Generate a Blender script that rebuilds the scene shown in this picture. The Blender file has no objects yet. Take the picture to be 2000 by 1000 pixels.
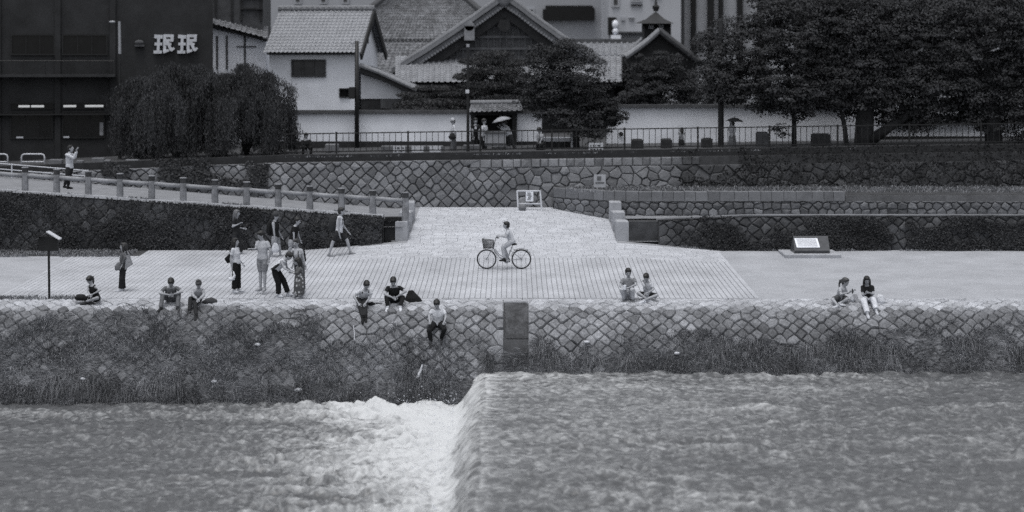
import bpy, bmesh, math, random
import numpy as np
from mathutils import Vector, Matrix

# ------------------------------------------------------------------ camera, sky, sun, exposure
F, HY, HC = 3400.0, 120.0, 6.96          # focal length and horizon of the 2000 px photograph, eye height over the terrace edge
scene = bpy.context.scene
col = scene.collection
cam_data = bpy.data.cameras.new('camera')
cam_data.sensor_width = 36.0
cam_data.lens = 36.0 * F / 2000.0
cam_data.shift_y = -(500 - HY) / 2000.0
cam_data.clip_start = 0.5
cam_data.clip_end = 3000
cam_data.dof.use_dof = True
cam_data.dof.focus_distance = 56.0
cam_data.dof.aperture_fstop = 0.47
cam = bpy.data.objects.new('camera', cam_data)
col.objects.link(cam)
cam.location = (0, 0, HC)
cam.rotation_euler = (math.radians(90), 0, 0)
scene.camera = cam

SUN_EL, SUN_AZ = 76.0, -155.0             # sun near the zenith, veiled by cloud
world = bpy.data.worlds.new('World')
scene.world = world
world.use_nodes = True
wn, wl = world.node_tree.nodes, world.node_tree.links
wn.clear()
w_out = wn.new('ShaderNodeOutputWorld')
w_bg = wn.new('ShaderNodeBackground')
w_sky = wn.new('ShaderNodeTexSky')
w_sky.sky_type = 'NISHITA'
w_sky.sun_disc = False
w_sky.sun_elevation = math.radians(SUN_EL)
w_sky.sun_rotation = math.radians(SUN_AZ)
w_sky.dust_density = 4.0
w_hsv = wn.new('ShaderNodeHueSaturation')
w_hsv.inputs['Saturation'].default_value = 0.16   # a monochrome photograph: the cloud is grey
wl.new(w_sky.outputs[0], w_hsv.inputs['Color'])
wl.new(w_hsv.outputs[0], w_bg.inputs['Color'])
w_bg.inputs['Strength'].default_value = 0.15
wl.new(w_bg.outputs[0], w_out.inputs['Surface'])
sun_data = bpy.data.lights.new('sun', 'SUN')
sun_data.energy = 0.9
sun_data.angle = math.radians(24)
sun_data.color = (1.0, 0.99, 0.97)
sun = bpy.data.objects.new('sun', sun_data)
col.objects.link(sun)
_az, _el = math.radians(SUN_AZ), math.radians(SUN_EL)
_sd = Vector((math.sin(_az) * math.cos(_el), math.cos(_az) * math.cos(_el), math.sin(_el)))
sun.rotation_euler = _sd.to_track_quat('Z', 'Y').to_euler()
scene.view_settings.view_transform = 'Standard'
scene.view_settings.look = 'None'
scene.view_settings.gamma = 1.0
scene.view_settings.use_curve_mapping = False
scene.view_settings.exposure = 0.15
scene.cycles.max_bounces = 6
scene.cycles.diffuse_bounces = 3
scene.cycles.use_denoising = False   # the photograph has film grain; keep fine texture

# ------------------------------------------------------------------ helpers
rng = random.Random(11)
nr = np.random.default_rng(5)

def P(px, py, D):
    """photo pixel + distance -> a point of the place"""
    return Vector(((px - 1000) * D / F, D, HC - (py - HY) * D / F))

def PX(px, D): return (px - 1000) * D / F
def PZ(py, D): return HC - (py - HY) * D / F

TINT = (0.945, 0.98, 1.06)
MATS = {}
def M(name, v, rough=0.85, scale=3.0, amt=0.25, fine=40.0, famt=0.12, bump=0.0, bscale=25.0, isl=0.0, ob=0.0, spec=0.3, metal=0.0, subs=False):
    if name in MATS: return MATS[name]
    m = bpy.data.materials.new(name); m.use_nodes = True
    n, l = m.node_tree.nodes, m.node_tree.links
    b = n['Principled BSDF']
    b.inputs['Roughness'].default_value = rough
    b.inputs['Specular IOR Level'].default_value = spec
    b.inputs['Metallic'].default_value = metal
    geo = n.new('ShaderNodeNewGeometry')
    def math_(op, a, c):
        k = n.new('ShaderNodeMath'); k.operation = op
        for i, q in enumerate((a, c)):
            if isinstance(q, (int, float)): k.inputs[i].default_value = q
            else: l.new(q, k.inputs[i])
        return k.outputs[0]
    def nz(sc, det=5):
        k = n.new('ShaderNodeTexNoise'); k.inputs['Scale'].default_value = sc; k.inputs['Detail'].default_value = det
        k.inputs['Roughness'].default_value = 0.6
        l.new(geo.outputs['Position'], k.inputs['Vector']); return k.outputs['Fac']
    val = v
    def mul(val, src, a, gain):      # val * (1 + (src-0.5)*2*a*gain)
        t = math_('SUBTRACT', src, 0.5); t = math_('MULTIPLY', t, 2 * a * gain); t = math_('ADD', t, 1.0)
        return math_('MULTIPLY', val, t)
    if amt: val = mul(val, nz(scale), amt, 2.0)
    if famt: val = mul(val, nz(fine, 2), famt, 2.0)
    if isl: val = mul(val, geo.outputs['Random Per Island'], isl, 1.0)
    if ob:
        oi = n.new('ShaderNodeObjectInfo'); val = mul(val, oi.outputs['Random'], ob, 1.0)
    if isinstance(val, float) or isinstance(val, int):
        b.inputs['Base Color'].default_value = (v * TINT[0], v * TINT[1], v * TINT[2], 1)
    else:
        val = math_('MAXIMUM', val, v * 0.12)
        cb = n.new('ShaderNodeCombineColor')
        for i in range(3): l.new(math_('MULTIPLY', val, TINT[i]), cb.inputs[i])
        l.new(cb.outputs[0], b.inputs['Base Color'])
    if bump:
        bp = n.new('ShaderNodeBump'); bp.inputs['Strength'].default_value = bump; bp.inputs['Distance'].default_value = 0.04
        l.new(nz(bscale, 4), bp.inputs['Height']); l.new(bp.outputs[0], b.inputs['Normal'])
    m['v'] = v
    MATS[name] = m
    return m

def mesh_obj(name, verts, faces, mat=None, parent=None, smooth=False):
    me = bpy.data.meshes.new(name)
    me.from_pydata([tuple(v) for v in verts], [], faces)
    if smooth: me.polygons.foreach_set('use_smooth', [True] * len(me.polygons))
    return link(name, me, mat, parent)

def link(name, me, mat=None, parent=None):
    o = bpy.data.objects.new(name, me); col.objects.link(o)
    if mat is not None and len(me.materials) == 0: me.materials.append(mat)
    if parent is not None: o.parent = parent
    return o

def mesh_np(name, V, Fc, mat=None, parent=None, smooth=False):
    """V (n,3) floats, Fc (m,k) ints with k = 3 or 4"""
    V = np.asarray(V, dtype=np.float32); Fc = np.asarray(Fc, dtype=np.int32)
    me = bpy.data.meshes.new(name); k = Fc.shape[1]
    me.vertices.add(len(V)); me.vertices.foreach_set('co', V.ravel())
    me.loops.add(Fc.size); me.loops.foreach_set('vertex_index', Fc.ravel())
    me.polygons.add(len(Fc)); me.polygons.foreach_set('loop_start', np.arange(0, Fc.size, k, dtype=np.int32))
    if smooth: me.polygons.foreach_set('use_smooth', np.ones(len(Fc), dtype=bool))
    me.update(calc_edges=True)
    return link(name, me, mat, parent)

def tag(o, label=None, cat=None, group=None, kind=None):
    if label: o['label'] = label
    if cat: o['category'] = cat
    if group: o['group'] = group
    if kind: o['kind'] = kind
    return o

def thing(name, label, cat, loc=(0, 0, 0), group=None, rz=0.0):
    o = bpy.data.objects.new(name, None); col.objects.link(o)
    o.location = loc; o.rotation_euler = (0, 0, rz); o.empty_display_size = 0.2
    return tag(o, label, cat, group)

class MB:
    """collects shapes; build() links them as one mesh object. With world=True the shapes are in world space and the
    parent's own place is subtracted."""
    def __init__(s): s.v = []; s.f = []
    def add(s, vs, fs):
        o = len(s.v); s.v += [tuple(v) for v in vs]; s.f += [tuple(i + o for i in f) for f in fs]; return s
    def box(s, x0, x1, y0, y1, z0, z1):
        return s.add([(x0, y0, z0), (x1, y0, z0), (x1, y1, z0), (x0, y1, z0), (x0, y0, z1), (x1, y0, z1), (x1, y1, z1), (x0, y1, z1)],
                     [(0, 3, 2, 1), (4, 5, 6, 7), (0, 1, 5, 4), (1, 2, 6, 5), (2, 3, 7, 6), (3, 0, 4, 7)])
    def hexa(s, b, t):          # four bottom points, four top points (both counter-clockwise from above)
        return s.add(list(b) + list(t), [(0, 3, 2, 1), (4, 5, 6, 7), (0, 1, 5, 4), (1, 2, 6, 5), (2, 3, 7, 6), (3, 0, 4, 7)])
    def bbox(s, x0, x1, y0, y1, z0, z1, c=0.02):   # box with chamfered top edges
        s.box(x0, x1, y0, y1, z0, z1 - c)
        return s.hexa([(x0, y0, z1 - c), (x1, y0, z1 - c), (x1, y1, z1 - c), (x0, y1, z1 - c)],
                      [(x0 + c, y0 + c, z1), (x1 - c, y0 + c, z1), (x1 - c, y1 - c, z1), (x0 + c, y1 - c, z1)])
    def tube(s, pts, rad, n=8, cap=True, lat=None):
        """rad: number, list of numbers or list of (a, b) half axes, a along lat"""
        pts = [Vector(p) for p in pts]; k = len(pts)
        if not isinstance(rad, (list, tuple)): rad = [rad] * k
        o = len(s.v); prev = None
        for i, p in enumerate(pts):
            t = (pts[min(i + 1, k - 1)] - pts[max(i - 1, 0)])
            t = t.normalized() if t.length > 1e-9 else Vector((0, 0, 1))
            if lat is not None: u = Vector(lat)
            elif prev is not None: u = prev
            else: u = Vector((1, 0, 0)) if abs(t.x) < 0.8 else Vector((0, 1, 0))
            u = u - t * u.dot(t)
            if u.length < 1e-6: u = t.orthogonal()
            u.normalize(); w = t.cross(u); prev = u
            r = rad[i]; a, b = r if isinstance(r, (list, tuple)) else (r, r)
            for j in range(n):
                q = 2 * math.pi * j / n
                s.v.append(tuple(p + u * (a * math.cos(q)) + w * (b * math.sin(q))))
        for i in range(k - 1):
            for j in range(n):
                j2 = (j + 1) % n
                s.f.append((o + i * n + j, o + i * n + j2, o + (i + 1) * n + j2, o + (i + 1) * n + j))
        if cap:
            s.f.append(tuple(o + j for j in reversed(range(n)))); s.f.append(tuple(o + (k - 1) * n + j for j in range(n)))
        return s
    def ell(s, c, r, ax=None, n=12, m=8):
        """ellipsoid at c with half axes r along the frame ax (three vectors)"""
        c = Vector(c); ax = ax or (Vector((1, 0, 0)), Vector((0, 1, 0)), Vector((0, 0, 1)))
        o = len(s.v); s.v.append(tuple(c - ax[2] * r[2]))
        for i in range(1, m):
            ph = -math.pi / 2 + math.pi * i / m
            for j in range(n):
                q = 2 * math.pi * j / n
                s.v.append(tuple(c + ax[0] * (r[0] * math.cos(ph) * math.cos(q)) + ax[1] * (r[1] * math.cos(ph) * math.sin(q)) + ax[2] * (r[2] * math.sin(ph))))
        s.v.append(tuple(c + ax[2] * r[2])); top = len(s.v) - 1
        for j in range(n):
            j2 = (j + 1) % n
            s.f.append((o, o + 1 + j2, o + 1 + j)); s.f.append((top, o + 1 + (m - 2) * n + j, o + 1 + (m - 2) * n + j2))
            for i in range(m - 2):
                s.f.append((o + 1 + i * n + j, o + 1 + i * n + j2, o + 1 + (i + 1) * n + j2, o + 1 + (i + 1) * n + j))
        return s
    def prism(s, poly, d):      # polygon (list of points) swept by the vector d
        poly = [Vector(p) for p in poly]; d = Vector(d); k = len(poly)
        return s.add(poly + [p + d for p in poly], [tuple(reversed(range(k))), tuple(range(k, 2 * k))] +
                     [(i, (i + 1) % k, k + (i + 1) % k, k + i) for i in range(k)])
    def bar(s, a, b, w, h=None, up=(0, 0, 1)):   # rectangular bar from a to b
        a, b = Vector(a), Vector(b); h = h or w; t = (b - a).normalized()
        u = t.cross(Vector(up));
        if u.length < 1e-6: u = t.orthogonal()
        u.normalize(); v = u.cross(t)
        q = [(-1, -1), (1, -1), (1, 1), (-1, 1)]
        return s.add([a + u * (w / 2 * i) + v * (h / 2 * j) for i, j in q] + [b + u * (w / 2 * i) + v * (h / 2 * j) for i, j in q],
                     [(0, 3, 2, 1), (4, 5, 6, 7), (0, 1, 5, 4), (1, 2, 6, 5), (2, 3, 7, 6), (3, 0, 4, 7)])
    def build(s, name, mat=None, parent=None, world=False, smooth=False):
        v = s.v
        if world and parent is not None:
            r = parent
            while r.parent is not None: r = r.parent
            inv = Matrix.LocRotScale(r.location, r.rotation_euler, None).inverted()
            v = [tuple(inv @ Vector(p)) for p in v]
        me = bpy.data.meshes.new(name); me.from_pydata(v, [], s.f)
        bm = bmesh.new(); bm.from_mesh(me); bmesh.ops.recalc_face_normals(bm, faces=bm.faces); bm.to_mesh(me); bm.free()
        if smooth: me.polygons.foreach_set('use_smooth', [True] * len(me.polygons))
        return link(name, me, mat, parent)

def vnoise(x, y, seed=0):
    """value noise in [0,1], numpy arrays"""
    x = np.asarray(x, dtype=np.float64); y = np.asarray(y, dtype=np.float64)
    xi = np.floor(x).astype(np.int64); yi = np.floor(y).astype(np.int64)
    fx = x - xi; fy = y - yi; fx = fx * fx * (3 - 2 * fx); fy = fy * fy * (3 - 2 * fy)
    def h(a, b):
        q = (a * 374761393 + b * 668265263 + seed * 974634757) & 0x7fffffff
        q = ((q ^ (q >> 13)) * 1274126177) & 0x7fffffff
        q = (q ^ (q >> 16)) & 0xffff
        return q / 65535.0
    a = h(xi, yi) * (1 - fx) + h(xi + 1, yi) * fx
    b = h(xi, yi + 1) * (1 - fx) + h(xi + 1, yi + 1) * fx
    return a * (1 - fy) + b * fy

def fbm(x, y, seed=0, o=4):
    t = 0; a = 0.5; s = 0
    for i in range(o):
        t = t + a * vnoise(x * 2 ** i, y * 2 ** i, seed + i * 7); s += a; a *= 0.55
    return t / s

def leaves(name, C, N, size, mat, parent=None, asp=0.6, world_parent=None, seed=1, axis=None):
    """one diamond-shaped leaf per row of C (centres), N (facing)"""
    g = np.random.default_rng(seed); n = len(C); C = np.asarray(C); N = np.asarray(N, dtype=float)
    N = N / (np.linalg.norm(N, axis=1, keepdims=True) + 1e-9)
    R = g.normal(size=(n, 3)); U = np.cross(N, R); U /= (np.linalg.norm(U, axis=1, keepdims=True) + 1e-9)
    if axis is not None:
        U = np.asarray(axis, dtype=float)[None, :] + g.normal(size=(n, 3)) * .3; U /= np.linalg.norm(U, axis=1, keepdims=True); N = np.cross(U, np.cross(N, U)); N /= (np.linalg.norm(N, axis=1, keepdims=True) + 1e-9)
    W = np.cross(N, U); sz = np.asarray(size) * g.uniform(0.7, 1.3, size=n); sz = sz[:, None]
    V = np.stack([C - U * sz * 0.5, C + W * sz * asp * 0.5 + N * sz * 0.1, C + U * sz * 0.5 - N * sz * 0.06, C - W * sz * asp * 0.5 + N * sz * 0.1], axis=1)
    if world_parent is not None: V = V - np.array(world_parent.location)[None, None, :]
    return mesh_np(name, V.reshape(-1, 3), np.arange(4 * n).reshape(-1, 4), mat, parent or world_parent)
# ------------------------------------------------------------------ the lie of the land
DE, SLOPE = 51.1, 0.025                  # terrace edge, cross-fall towards the river
def ss(a, b, x):
    t = min(1, max(0, (x - a) / (b - a))); return t * t * (3 - 2 * t)
def zt(X, D):                            # terrace and its paved apron
    z = SLOPE * (D - DE)
    ax = abs(X); fall = 1.0 if ax < 3.9 else max(0.0, 1 - (ax - 3.9) / 3.5)
    return z + 0.039 * max(0.0, D - 54.2) * fall
def zs(X):                               # the street behind the retaining wall
    X = max(-40, min(60, X))
    return 3.095 + (0.0148 if X > -9.3 else 0.04) * (X + 9.3)
def zramp(X): return 1.05 + 0.0815 * max(0.0, -4.9 - X)
def zcop(X): return 1.508 + 0.0662 * (-4.57 - X)
PROF = [(51.1, 0.0), (50.85, -0.012), (50.6, -0.04), (50.2, -0.13), (49.8, -0.33), (49.5, -0.62), (49.2, -1.0), (48.85, -1.5), (48.6, -1.9), (48.2, -2.5), (47.7, -3.3)]
_pl = [0.0]
for _a, _b in zip(PROF, PROF[1:]): _pl.append(_pl[-1] + math.hypot(_b[0] - _a[0], _b[1] - _a[1]))
def prof(v):
    """point (D, z) and outward normal at length v down the revetment"""
    for i in range(len(PROF) - 1):
        if v <= _pl[i + 1] or i == len(PROF) - 2:
            t = (v - _pl[i]) / (_pl[i + 1] - _pl[i]); a, b = PROF[i], PROF[i + 1]
            dx, dz = (b[0] - a[0]), (b[1] - a[1]); L = math.hypot(dx, dz)
            return (a[0] + dx * t, a[1] + dz * t), (dz / L, -dx / L)
def slope_z(D):
    for a, b in zip(PROF, PROF[1:]):
        if b[0] <= D <= a[0]: return a[1] + (b[1] - a[1]) * (D - a[0]) / (b[0] - a[0])
    return zt(0, D) if D > DE else -3.3

def ground(X, D): return slope_z(D) if D < DE else zt(X, D) + 0.012
def hit(px, py, off):
    """distance at which the sight line of a photo pixel meets the ground raised by off"""
    lo = 47.8
    for i in range(3000):
        D = 47.8 + i * .005; q = P(px, py, D)
        if q.z <= ground(q.x, D) + off: return D
    return 60.0

def brick_mat(name, v, rowh, bw, swap, rough=0.9, off=0.5, mort=0.009, mv=0.6):
    m = bpy.data.materials.new(name); m.use_nodes = True
    n, l = m.node_tree.nodes, m.node_tree.links; b = n['Principled BSDF']
    b.inputs['Roughness'].default_value = rough; b.inputs['Specular IOR Level'].default_value = 0.25
    geo = n.new('ShaderNodeNewGeometry'); sp = n.new('ShaderNodeSeparateXYZ'); cb = n.new('ShaderNodeCombineXYZ')
    l.new(geo.outputs['Position'], sp.inputs[0])
    l.new(sp.outputs[1 if swap else 0], cb.inputs[0]); l.new(sp.outputs[0 if swap else 1], cb.inputs[1])
    br = n.new('ShaderNodeTexBrick'); l.new(cb.outputs[0], br.inputs['Vector'])
    br.inputs['Scale'].default_value = 1.0; br.inputs['Brick Width'].default_value = bw; br.inputs['Row Height'].default_value = rowh
    br.inputs['Mortar Size'].default_value = mort; br.inputs['Mortar Smooth'].default_value = 0.3; br.offset = off
    for i, k in (('Color1', 0.965), ('Color2', 1.04), ('Mortar', mv)):
        br.inputs[i].default_value = (v * k * TINT[0], v * k * TINT[1], v * k * TINT[2], 1)
    nz = n.new('ShaderNodeTexNoise'); nz.inputs['Scale'].default_value = 0.6; nz.inputs['Detail'].default_value = 8; l.new(geo.outputs['Position'], nz.inputs['Vector'])
    nf = n.new('ShaderNodeTexNoise'); nf.inputs['Scale'].default_value = 22; nf.inputs['Detail'].default_value = 3; l.new(geo.outputs['Position'], nf.inputs['Vector'])
    def mr(src, a, c):
        k = n.new('ShaderNodeMapRange'); k.inputs['From Min'].default_value = 0.3; k.inputs['From Max'].default_value = 0.7
        k.inputs['To Min'].default_value = a; k.inputs['To Max'].default_value = c; l.new(src, k.inputs['Value']); return k.outputs[0]
    def vm(c, f):
        k = n.new('ShaderNodeVectorMath'); k.operation = 'SCALE'; l.new(c, k.inputs[0]); l.new(f, k.inputs['Scale']); return k.outputs[0]
    c = vm(vm(br.outputs['Color'], mr(nz.outputs['Fac'], 0.80, 1.12)), mr(nf.outputs['Fac'], 0.84, 1.14))
    l.new(c, b.inputs['Base Color'])
    bp = n.new('ShaderNodeBump'); bp.inputs['Strength'].default_value = 0.5; bp.inputs['Distance'].default_value = 0.01
    l.new(br.outputs['Fac'], bp.inputs['Height']); bp.invert = True; l.new(bp.outputs[0], b.inputs['Normal'])
    MATS[name] = m; return m

m_conc = M('terrace concrete', 0.34, 0.9, 0.8, 0.16, 40, 0.32, 0.15, 60)
m_strip = brick_mat('terrace brick strips', 0.43, 0.155, 0.36, True)
m_slab = M('apron slab', 0.42, 0.9, 1.0, 0.12, 26, 0.12, 0.25, 40, ob=0.10, isl=0.10)
m_joint = M('sandy joint', 0.26, 0.95, 3, 0.3)
m_soil = M('dark soil', 0.055, 0.95, 2, 0.4, 30, 0.3, 0.3, 20)
m_crest = M('worn crest stone', 0.33, 0.9, 0.9, 0.22, 20, 0.28, 0.4, 18, isl=0.18, ob=0.18)
m_stone = M('weathered stone', 0.185, 0.9, 1.5, 0.42, 16, 0.40, 0.5, 18, isl=0.28, ob=0.28)
m_stone2 = M('grey wall stone', 0.145, 0.9, 0.7, 0.40, 22, 0.30, 0.5, 16, isl=0.30, ob=0.30)
m_granite = M('pale granite', 0.34, 0.85, 2.4, 0.20, 42, 0.22, 0.25, 40)
m_cap = M('pale capping stone', 0.165, 0.9, 2.0, 0.22, 26, 0.22, 0.3, 24, ob=0.16)
m_post = M('weathered granite post', 0.20, 0.9, 4.5, 0.45, 35, 0.25, 0.3, 30)
m_rail = M('granite rail', 0.26, 0.85, 3.5, 0.22, 35, 0.2, 0.2, 30)
m_mortar = M('dark joint', 0.045, 0.95, 4, 0.4)
m_asph = M('street asphalt', 0.055, 0.9, 1.2, 0.2, 40, 0.2)
m_kerbdark = M('dark concrete kerb', 0.03, 0.9, 2.5, 0.3, 30, 0.25)  # near-black concrete, also used for the recess walls
m_rampm = M('ramp paving', 0.22, 0.9, 1.6, 0.18, 24, 0.18, 0.2, 30)
m_leaf = M('ivy leaf', 0.040, 0.8, 0.7, 0.45, 5, 0.2, isl=0.35, spec=0.15)
m_grass = M('river grass', 0.19, 0.8, 0.9, 0.35, 6, 0.1, isl=0.45, spec=0.2)
m_drygrass = M('dry grass', 0.28, 0.8, 0.9, 0.3, 6, 0.1, isl=0.35, spec=0.2)

def sheet(name, xs, ds, zf, mat, parent=None):
    V = [(x, d, zf(x, d)) for d in ds for x in xs]; k = len(xs)
    Fc = [(j * k + i, j * k + i + 1, (j + 1) * k + i + 1, (j + 1) * k + i) for j in range(len(ds) - 1) for i in range(k - 1)]
    return mesh_obj(name, V, Fc, mat, parent)

lin = lambda a, b, n: [a + (b - a) * i / (n - 1) for i in range(n)]
bed = tag(sheet('river_bed', [-900, 900], [-60, 51.0], lambda x, d: -3.4, m_soil), kind='structure')
# street and everything behind it, out to the horizon
street = tag(sheet('street', [-900, -45] + lin(-40, 60, 51) + [70, 900], lin(70.9, 78, 5) + [1500], lambda x, d: zs(x) - (0 if d < 500 else 0.5), m_asph), kind='structure')
# terrace
terrace = tag(sheet('terrace', [-400, -60] + lin(-26, 26, 105) + [60, 400], lin(DE, 61.9, 23), lambda x, d: zt(x, d) - 0.006, m_conc), kind='structure')
apron = tag(sheet('apron_ramp', lin(-4.3, 5.6, 40), lin(61.9, 70.1, 18), lambda x, d: zt(max(-3.8, min(3.8, x)), d) - 0.012, m_joint), kind='structure')
ramp = tag(sheet('ramp', [-60] + lin(-30, -3.9, 30), [61.95, 66, 70.1], lambda x, d: zramp(x) + (0.0 if d > 62.4 else 0.02), m_rampm), kind='structure')
upper_path = tag(sheet('upper_path', lin(4.0, 60, 20), [62.0, 64, 66.6], lambda x, d: 1.06, m_rampm), kind='structure')


# brick strips of the terrace, one object each
W = 0.155
def strip_piece(x0, x1, d0, d1, par):
    ds = lin(d0, d1, max(2, int((d1 - d0) / 1.2) + 1)); g = 0.004
    vs, fs = [], []
    for d in ds:
        za, zb = zt(x0, d) + 0.012, zt(x1, d) + 0.012
        vs += [(x0 + g, d, za - 0.03), (x0 + g, d, za - 0.004), (x0 + 2 * g, d, za), (x1 - 2 * g, d, zb), (x1 - g, d, zb - 0.004), (x1 - g, d, zb - 0.03)]
    for i in range(len(ds) - 1):
        for j in range(5): fs.append((i * 6 + j, i * 6 + j + 1, i * 6 + 6 + j + 1, i * 6 + 6 + j))
    fs.append((0, 1, 2, 3, 4, 5)); k = 6 * (len(ds) - 1); fs.append(tuple(k + i for i in (5, 4, 3, 2, 1, 0)))
    return mesh_obj('paving_strip', vs, fs, m_strip, par)
base_j = tag(sheet('paving_bed', lin(-15.22, 7.25, 66), lin(DE + 0.004, 61.8, 24), lambda x, d: zt(x, d) - 0.001, m_joint, terrace))
x = -15.2
while x < 7.2:
    d1 = 61.7 if x < -5.2 - 0.3 else 58.49
    if x < -12.9: d1 = 60.15
    strip_piece(x, x + W, DE + 0.01 + rng.uniform(0, 0.02), d1, terrace); x += W
edging = MB()
for i in range(70):
    x0 = -27 + i * 0.78
    edging.hexa([(x0 + .01, DE - .16, -.2), (x0 + .77, DE - .16, -.2), (x0 + .77, DE - 0.012, -.2), (x0 + .01, DE - 0.012, -.2)],
                [(x0 + .01, DE - .16, -.022), (x0 + .77, DE - .16, -.02), (x0 + .77, DE - 0.012, 0.006), (x0 + .01, DE - 0.012, 0.004)])
edging.build('edging', M('edging stone', 0.36, 0.9, 3, 0.2, 30, 0.2, isl=0.15), terrace)
# stone slabs of the apron: rows that run across
slabs = []
d = 58.5; r = 0
while d < 69.9:
    h = 0.29 + 0.03 * math.sin(r * 2.1)
    lim = 7.3 if d < 61.3 else 3.72
    if -5.6 + 0 > -lim: x = -lim
    x = -lim if d > 61.3 else -5.45
    while x < lim - 0.05:
        w = rng.uniform(0.30, 0.52); x1 = min(lim, x + w)
        if lim - x1 < 0.2: x1 = lim
        slabs.append((x, x1, d, min(d + h, 69.98))); x = x1
    d += h; r += 1
def slab_geo(mb, s):
    x0, x1, d0, d1 = s; g = 0.007; up = rng.uniform(0.010, 0.019)
    p = [(x0 + g, d0 + g), (x1 - g, d0 + g), (x1 - g, d1 - g), (x0 + g, d1 - g)]; c = 0.012
    q = [(x0 + g + c, d0 + g + c), (x1 - g - c, d0 + g + c), (x1 - g - c, d1 - g - c), (x0 + g + c, d1 - g - c)]
    mb.hexa([(a, b, zt(a, b) - 0.03) for a, b in p], [(a, b, zt(a, b) + up - 0.006) for a, b in p])
    mb.hexa([(a, b, zt(a, b) + up - 0.006) for a, b in p], [(a, b, zt(a, b) + up) for a, b in q])
rest = MB()
for i, s in enumerate(slabs):
    if i < 290:
        mb = MB(); slab_geo(mb, s); mb.build('paving_slab', m_slab, terrace if s[2] < 61.5 else apron)
    else: slab_geo(rest, s)
if rest.v: tag(rest.build('far_paving', m_slab, apron), kind='stuff')

# ------------------------------------------------------------------ masonry from cells
def cells(seeds, R):
    """Voronoi cell polygons of 2-D seeds"""
    grid = {}
    for i, (x, y) in enumerate(seeds): grid.setdefault((int(math.floor(x / R)), int(math.floor(y / R))), []).append(i)
    out = []
    for i, (x, y) in enumerate(seeds):
        poly = [(x - R, y - R), (x + R, y - R), (x + R, y + R), (x - R, y + R)]
        gx, gy = int(math.floor(x / R)), int(math.floor(y / R))
        for a in range(gx - 2, gx + 3):
            for b in range(gy - 2, gy + 3):
                for j in grid.get((a, b), ()):
                    if j == i: continue
                    u, v = seeds[j]; mx, my = (x + u) / 2, (y + v) / 2; nx, ny = u - x, v - y
                    if nx * nx + ny * ny > 4 * R * R: continue
                    new = []; k = len(poly)
                    for q in range(k):
                        p0, p1 = poly[q], poly[(q + 1) % k]
                        s0 = (p0[0] - mx) * nx + (p0[1] - my) * ny; s1 = (p1[0] - mx) * nx + (p1[1] - my) * ny
                        if s0 <= 0: new.append(p0)
                        if (s0 < 0) != (s1 < 0) and s0 != s1:
                            t = s0 / (s0 - s1); new.append((p0[0] + (p1[0] - p0[0]) * t, p0[1] + (p1[1] - p0[1]) * t))
                    poly = new
                    if len(poly) < 3: break
        # drop very short edges
        q = [p for k, p in enumerate(poly) if math.hypot(p[0] - poly[k - 1][0], p[1] - poly[k - 1][1]) > 0.025]
        out.append(q if len(q) >= 3 else None)
    return out

def shrink(poly, d):
    cx = sum(p[0] for p in poly) / len(poly); cy = sum(p[1] for p in poly) / len(poly); o = []
    for x, y in poly:
        L = math.hypot(x - cx, y - cy); k = max(0.2, 1 - d / max(L, 1e-6)); o.append((cx + (x - cx) * k, cy + (y - cy) * k))
    return o, (cx, cy)

def stone_geo(mb, poly, mp, gap, h, bev, rough=0.012):
    a, c = shrink(poly, gap); b, _ = shrink(poly, gap + bev); k = len(a); o = len(mb.v)
    tx, ty = rng.uniform(-.12, .12), rng.uniform(-.12, .12)
    hh = lambda p: h + (p[0] - c[0]) * tx + (p[1] - c[1]) * ty + rng.uniform(-rough, rough)
    mb.v += [tuple(mp(p[0], p[1], -0.05)) for p in a]
    mb.v += [tuple(mp(p[0], p[1], h * 0.45)) for p in a]
    mb.v += [tuple(mp(p[0], p[1], hh(p))) for p in b]
    mb.v.append(tuple(mp(c[0], c[1], h + rng.uniform(0, 2 * rough))))
    for i in range(k):
        j = (i + 1) % k
        mb.f += [(o + i, o + j, o + k + j, o + k + i), (o + k + i, o + k + j, o + 2 * k + j, o + 2 * k + i), (o + 2 * k + i, o + 2 * k + j, o + 3 * k)]

def masonry(root, polys, mp, mat, gap=0.02, h=0.05, bev=0.04, limit=300, rank=None, name='stone', field='stone_field'):
    items = [p for p in polys if p]
    def area(p): return abs(sum(p[i][0] * p[i - 1][1] - p[i - 1][0] * p[i][1] for i in range(len(p)))) / 2
    sc = [(area(p) * (rank(*shrink(p, 0)[1]) if rank else 1), i) for i, p in enumerate(items)]
    top = set(i for s, i in sorted(sc, reverse=True)[:limit])
    rest = MB()
    for i, p in enumerate(items):
        hh = h * rng.uniform(0.6, 1.4)
        if i in top:
            mb = MB(); stone_geo(mb, p, mp, gap, hh, bev); mb.build(name, mat, root)
        else: stone_geo(rest, p, mp, gap, hh, bev)
    if rest.v: tag(rest.build(field, mat, root), kind='stuff')

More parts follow.
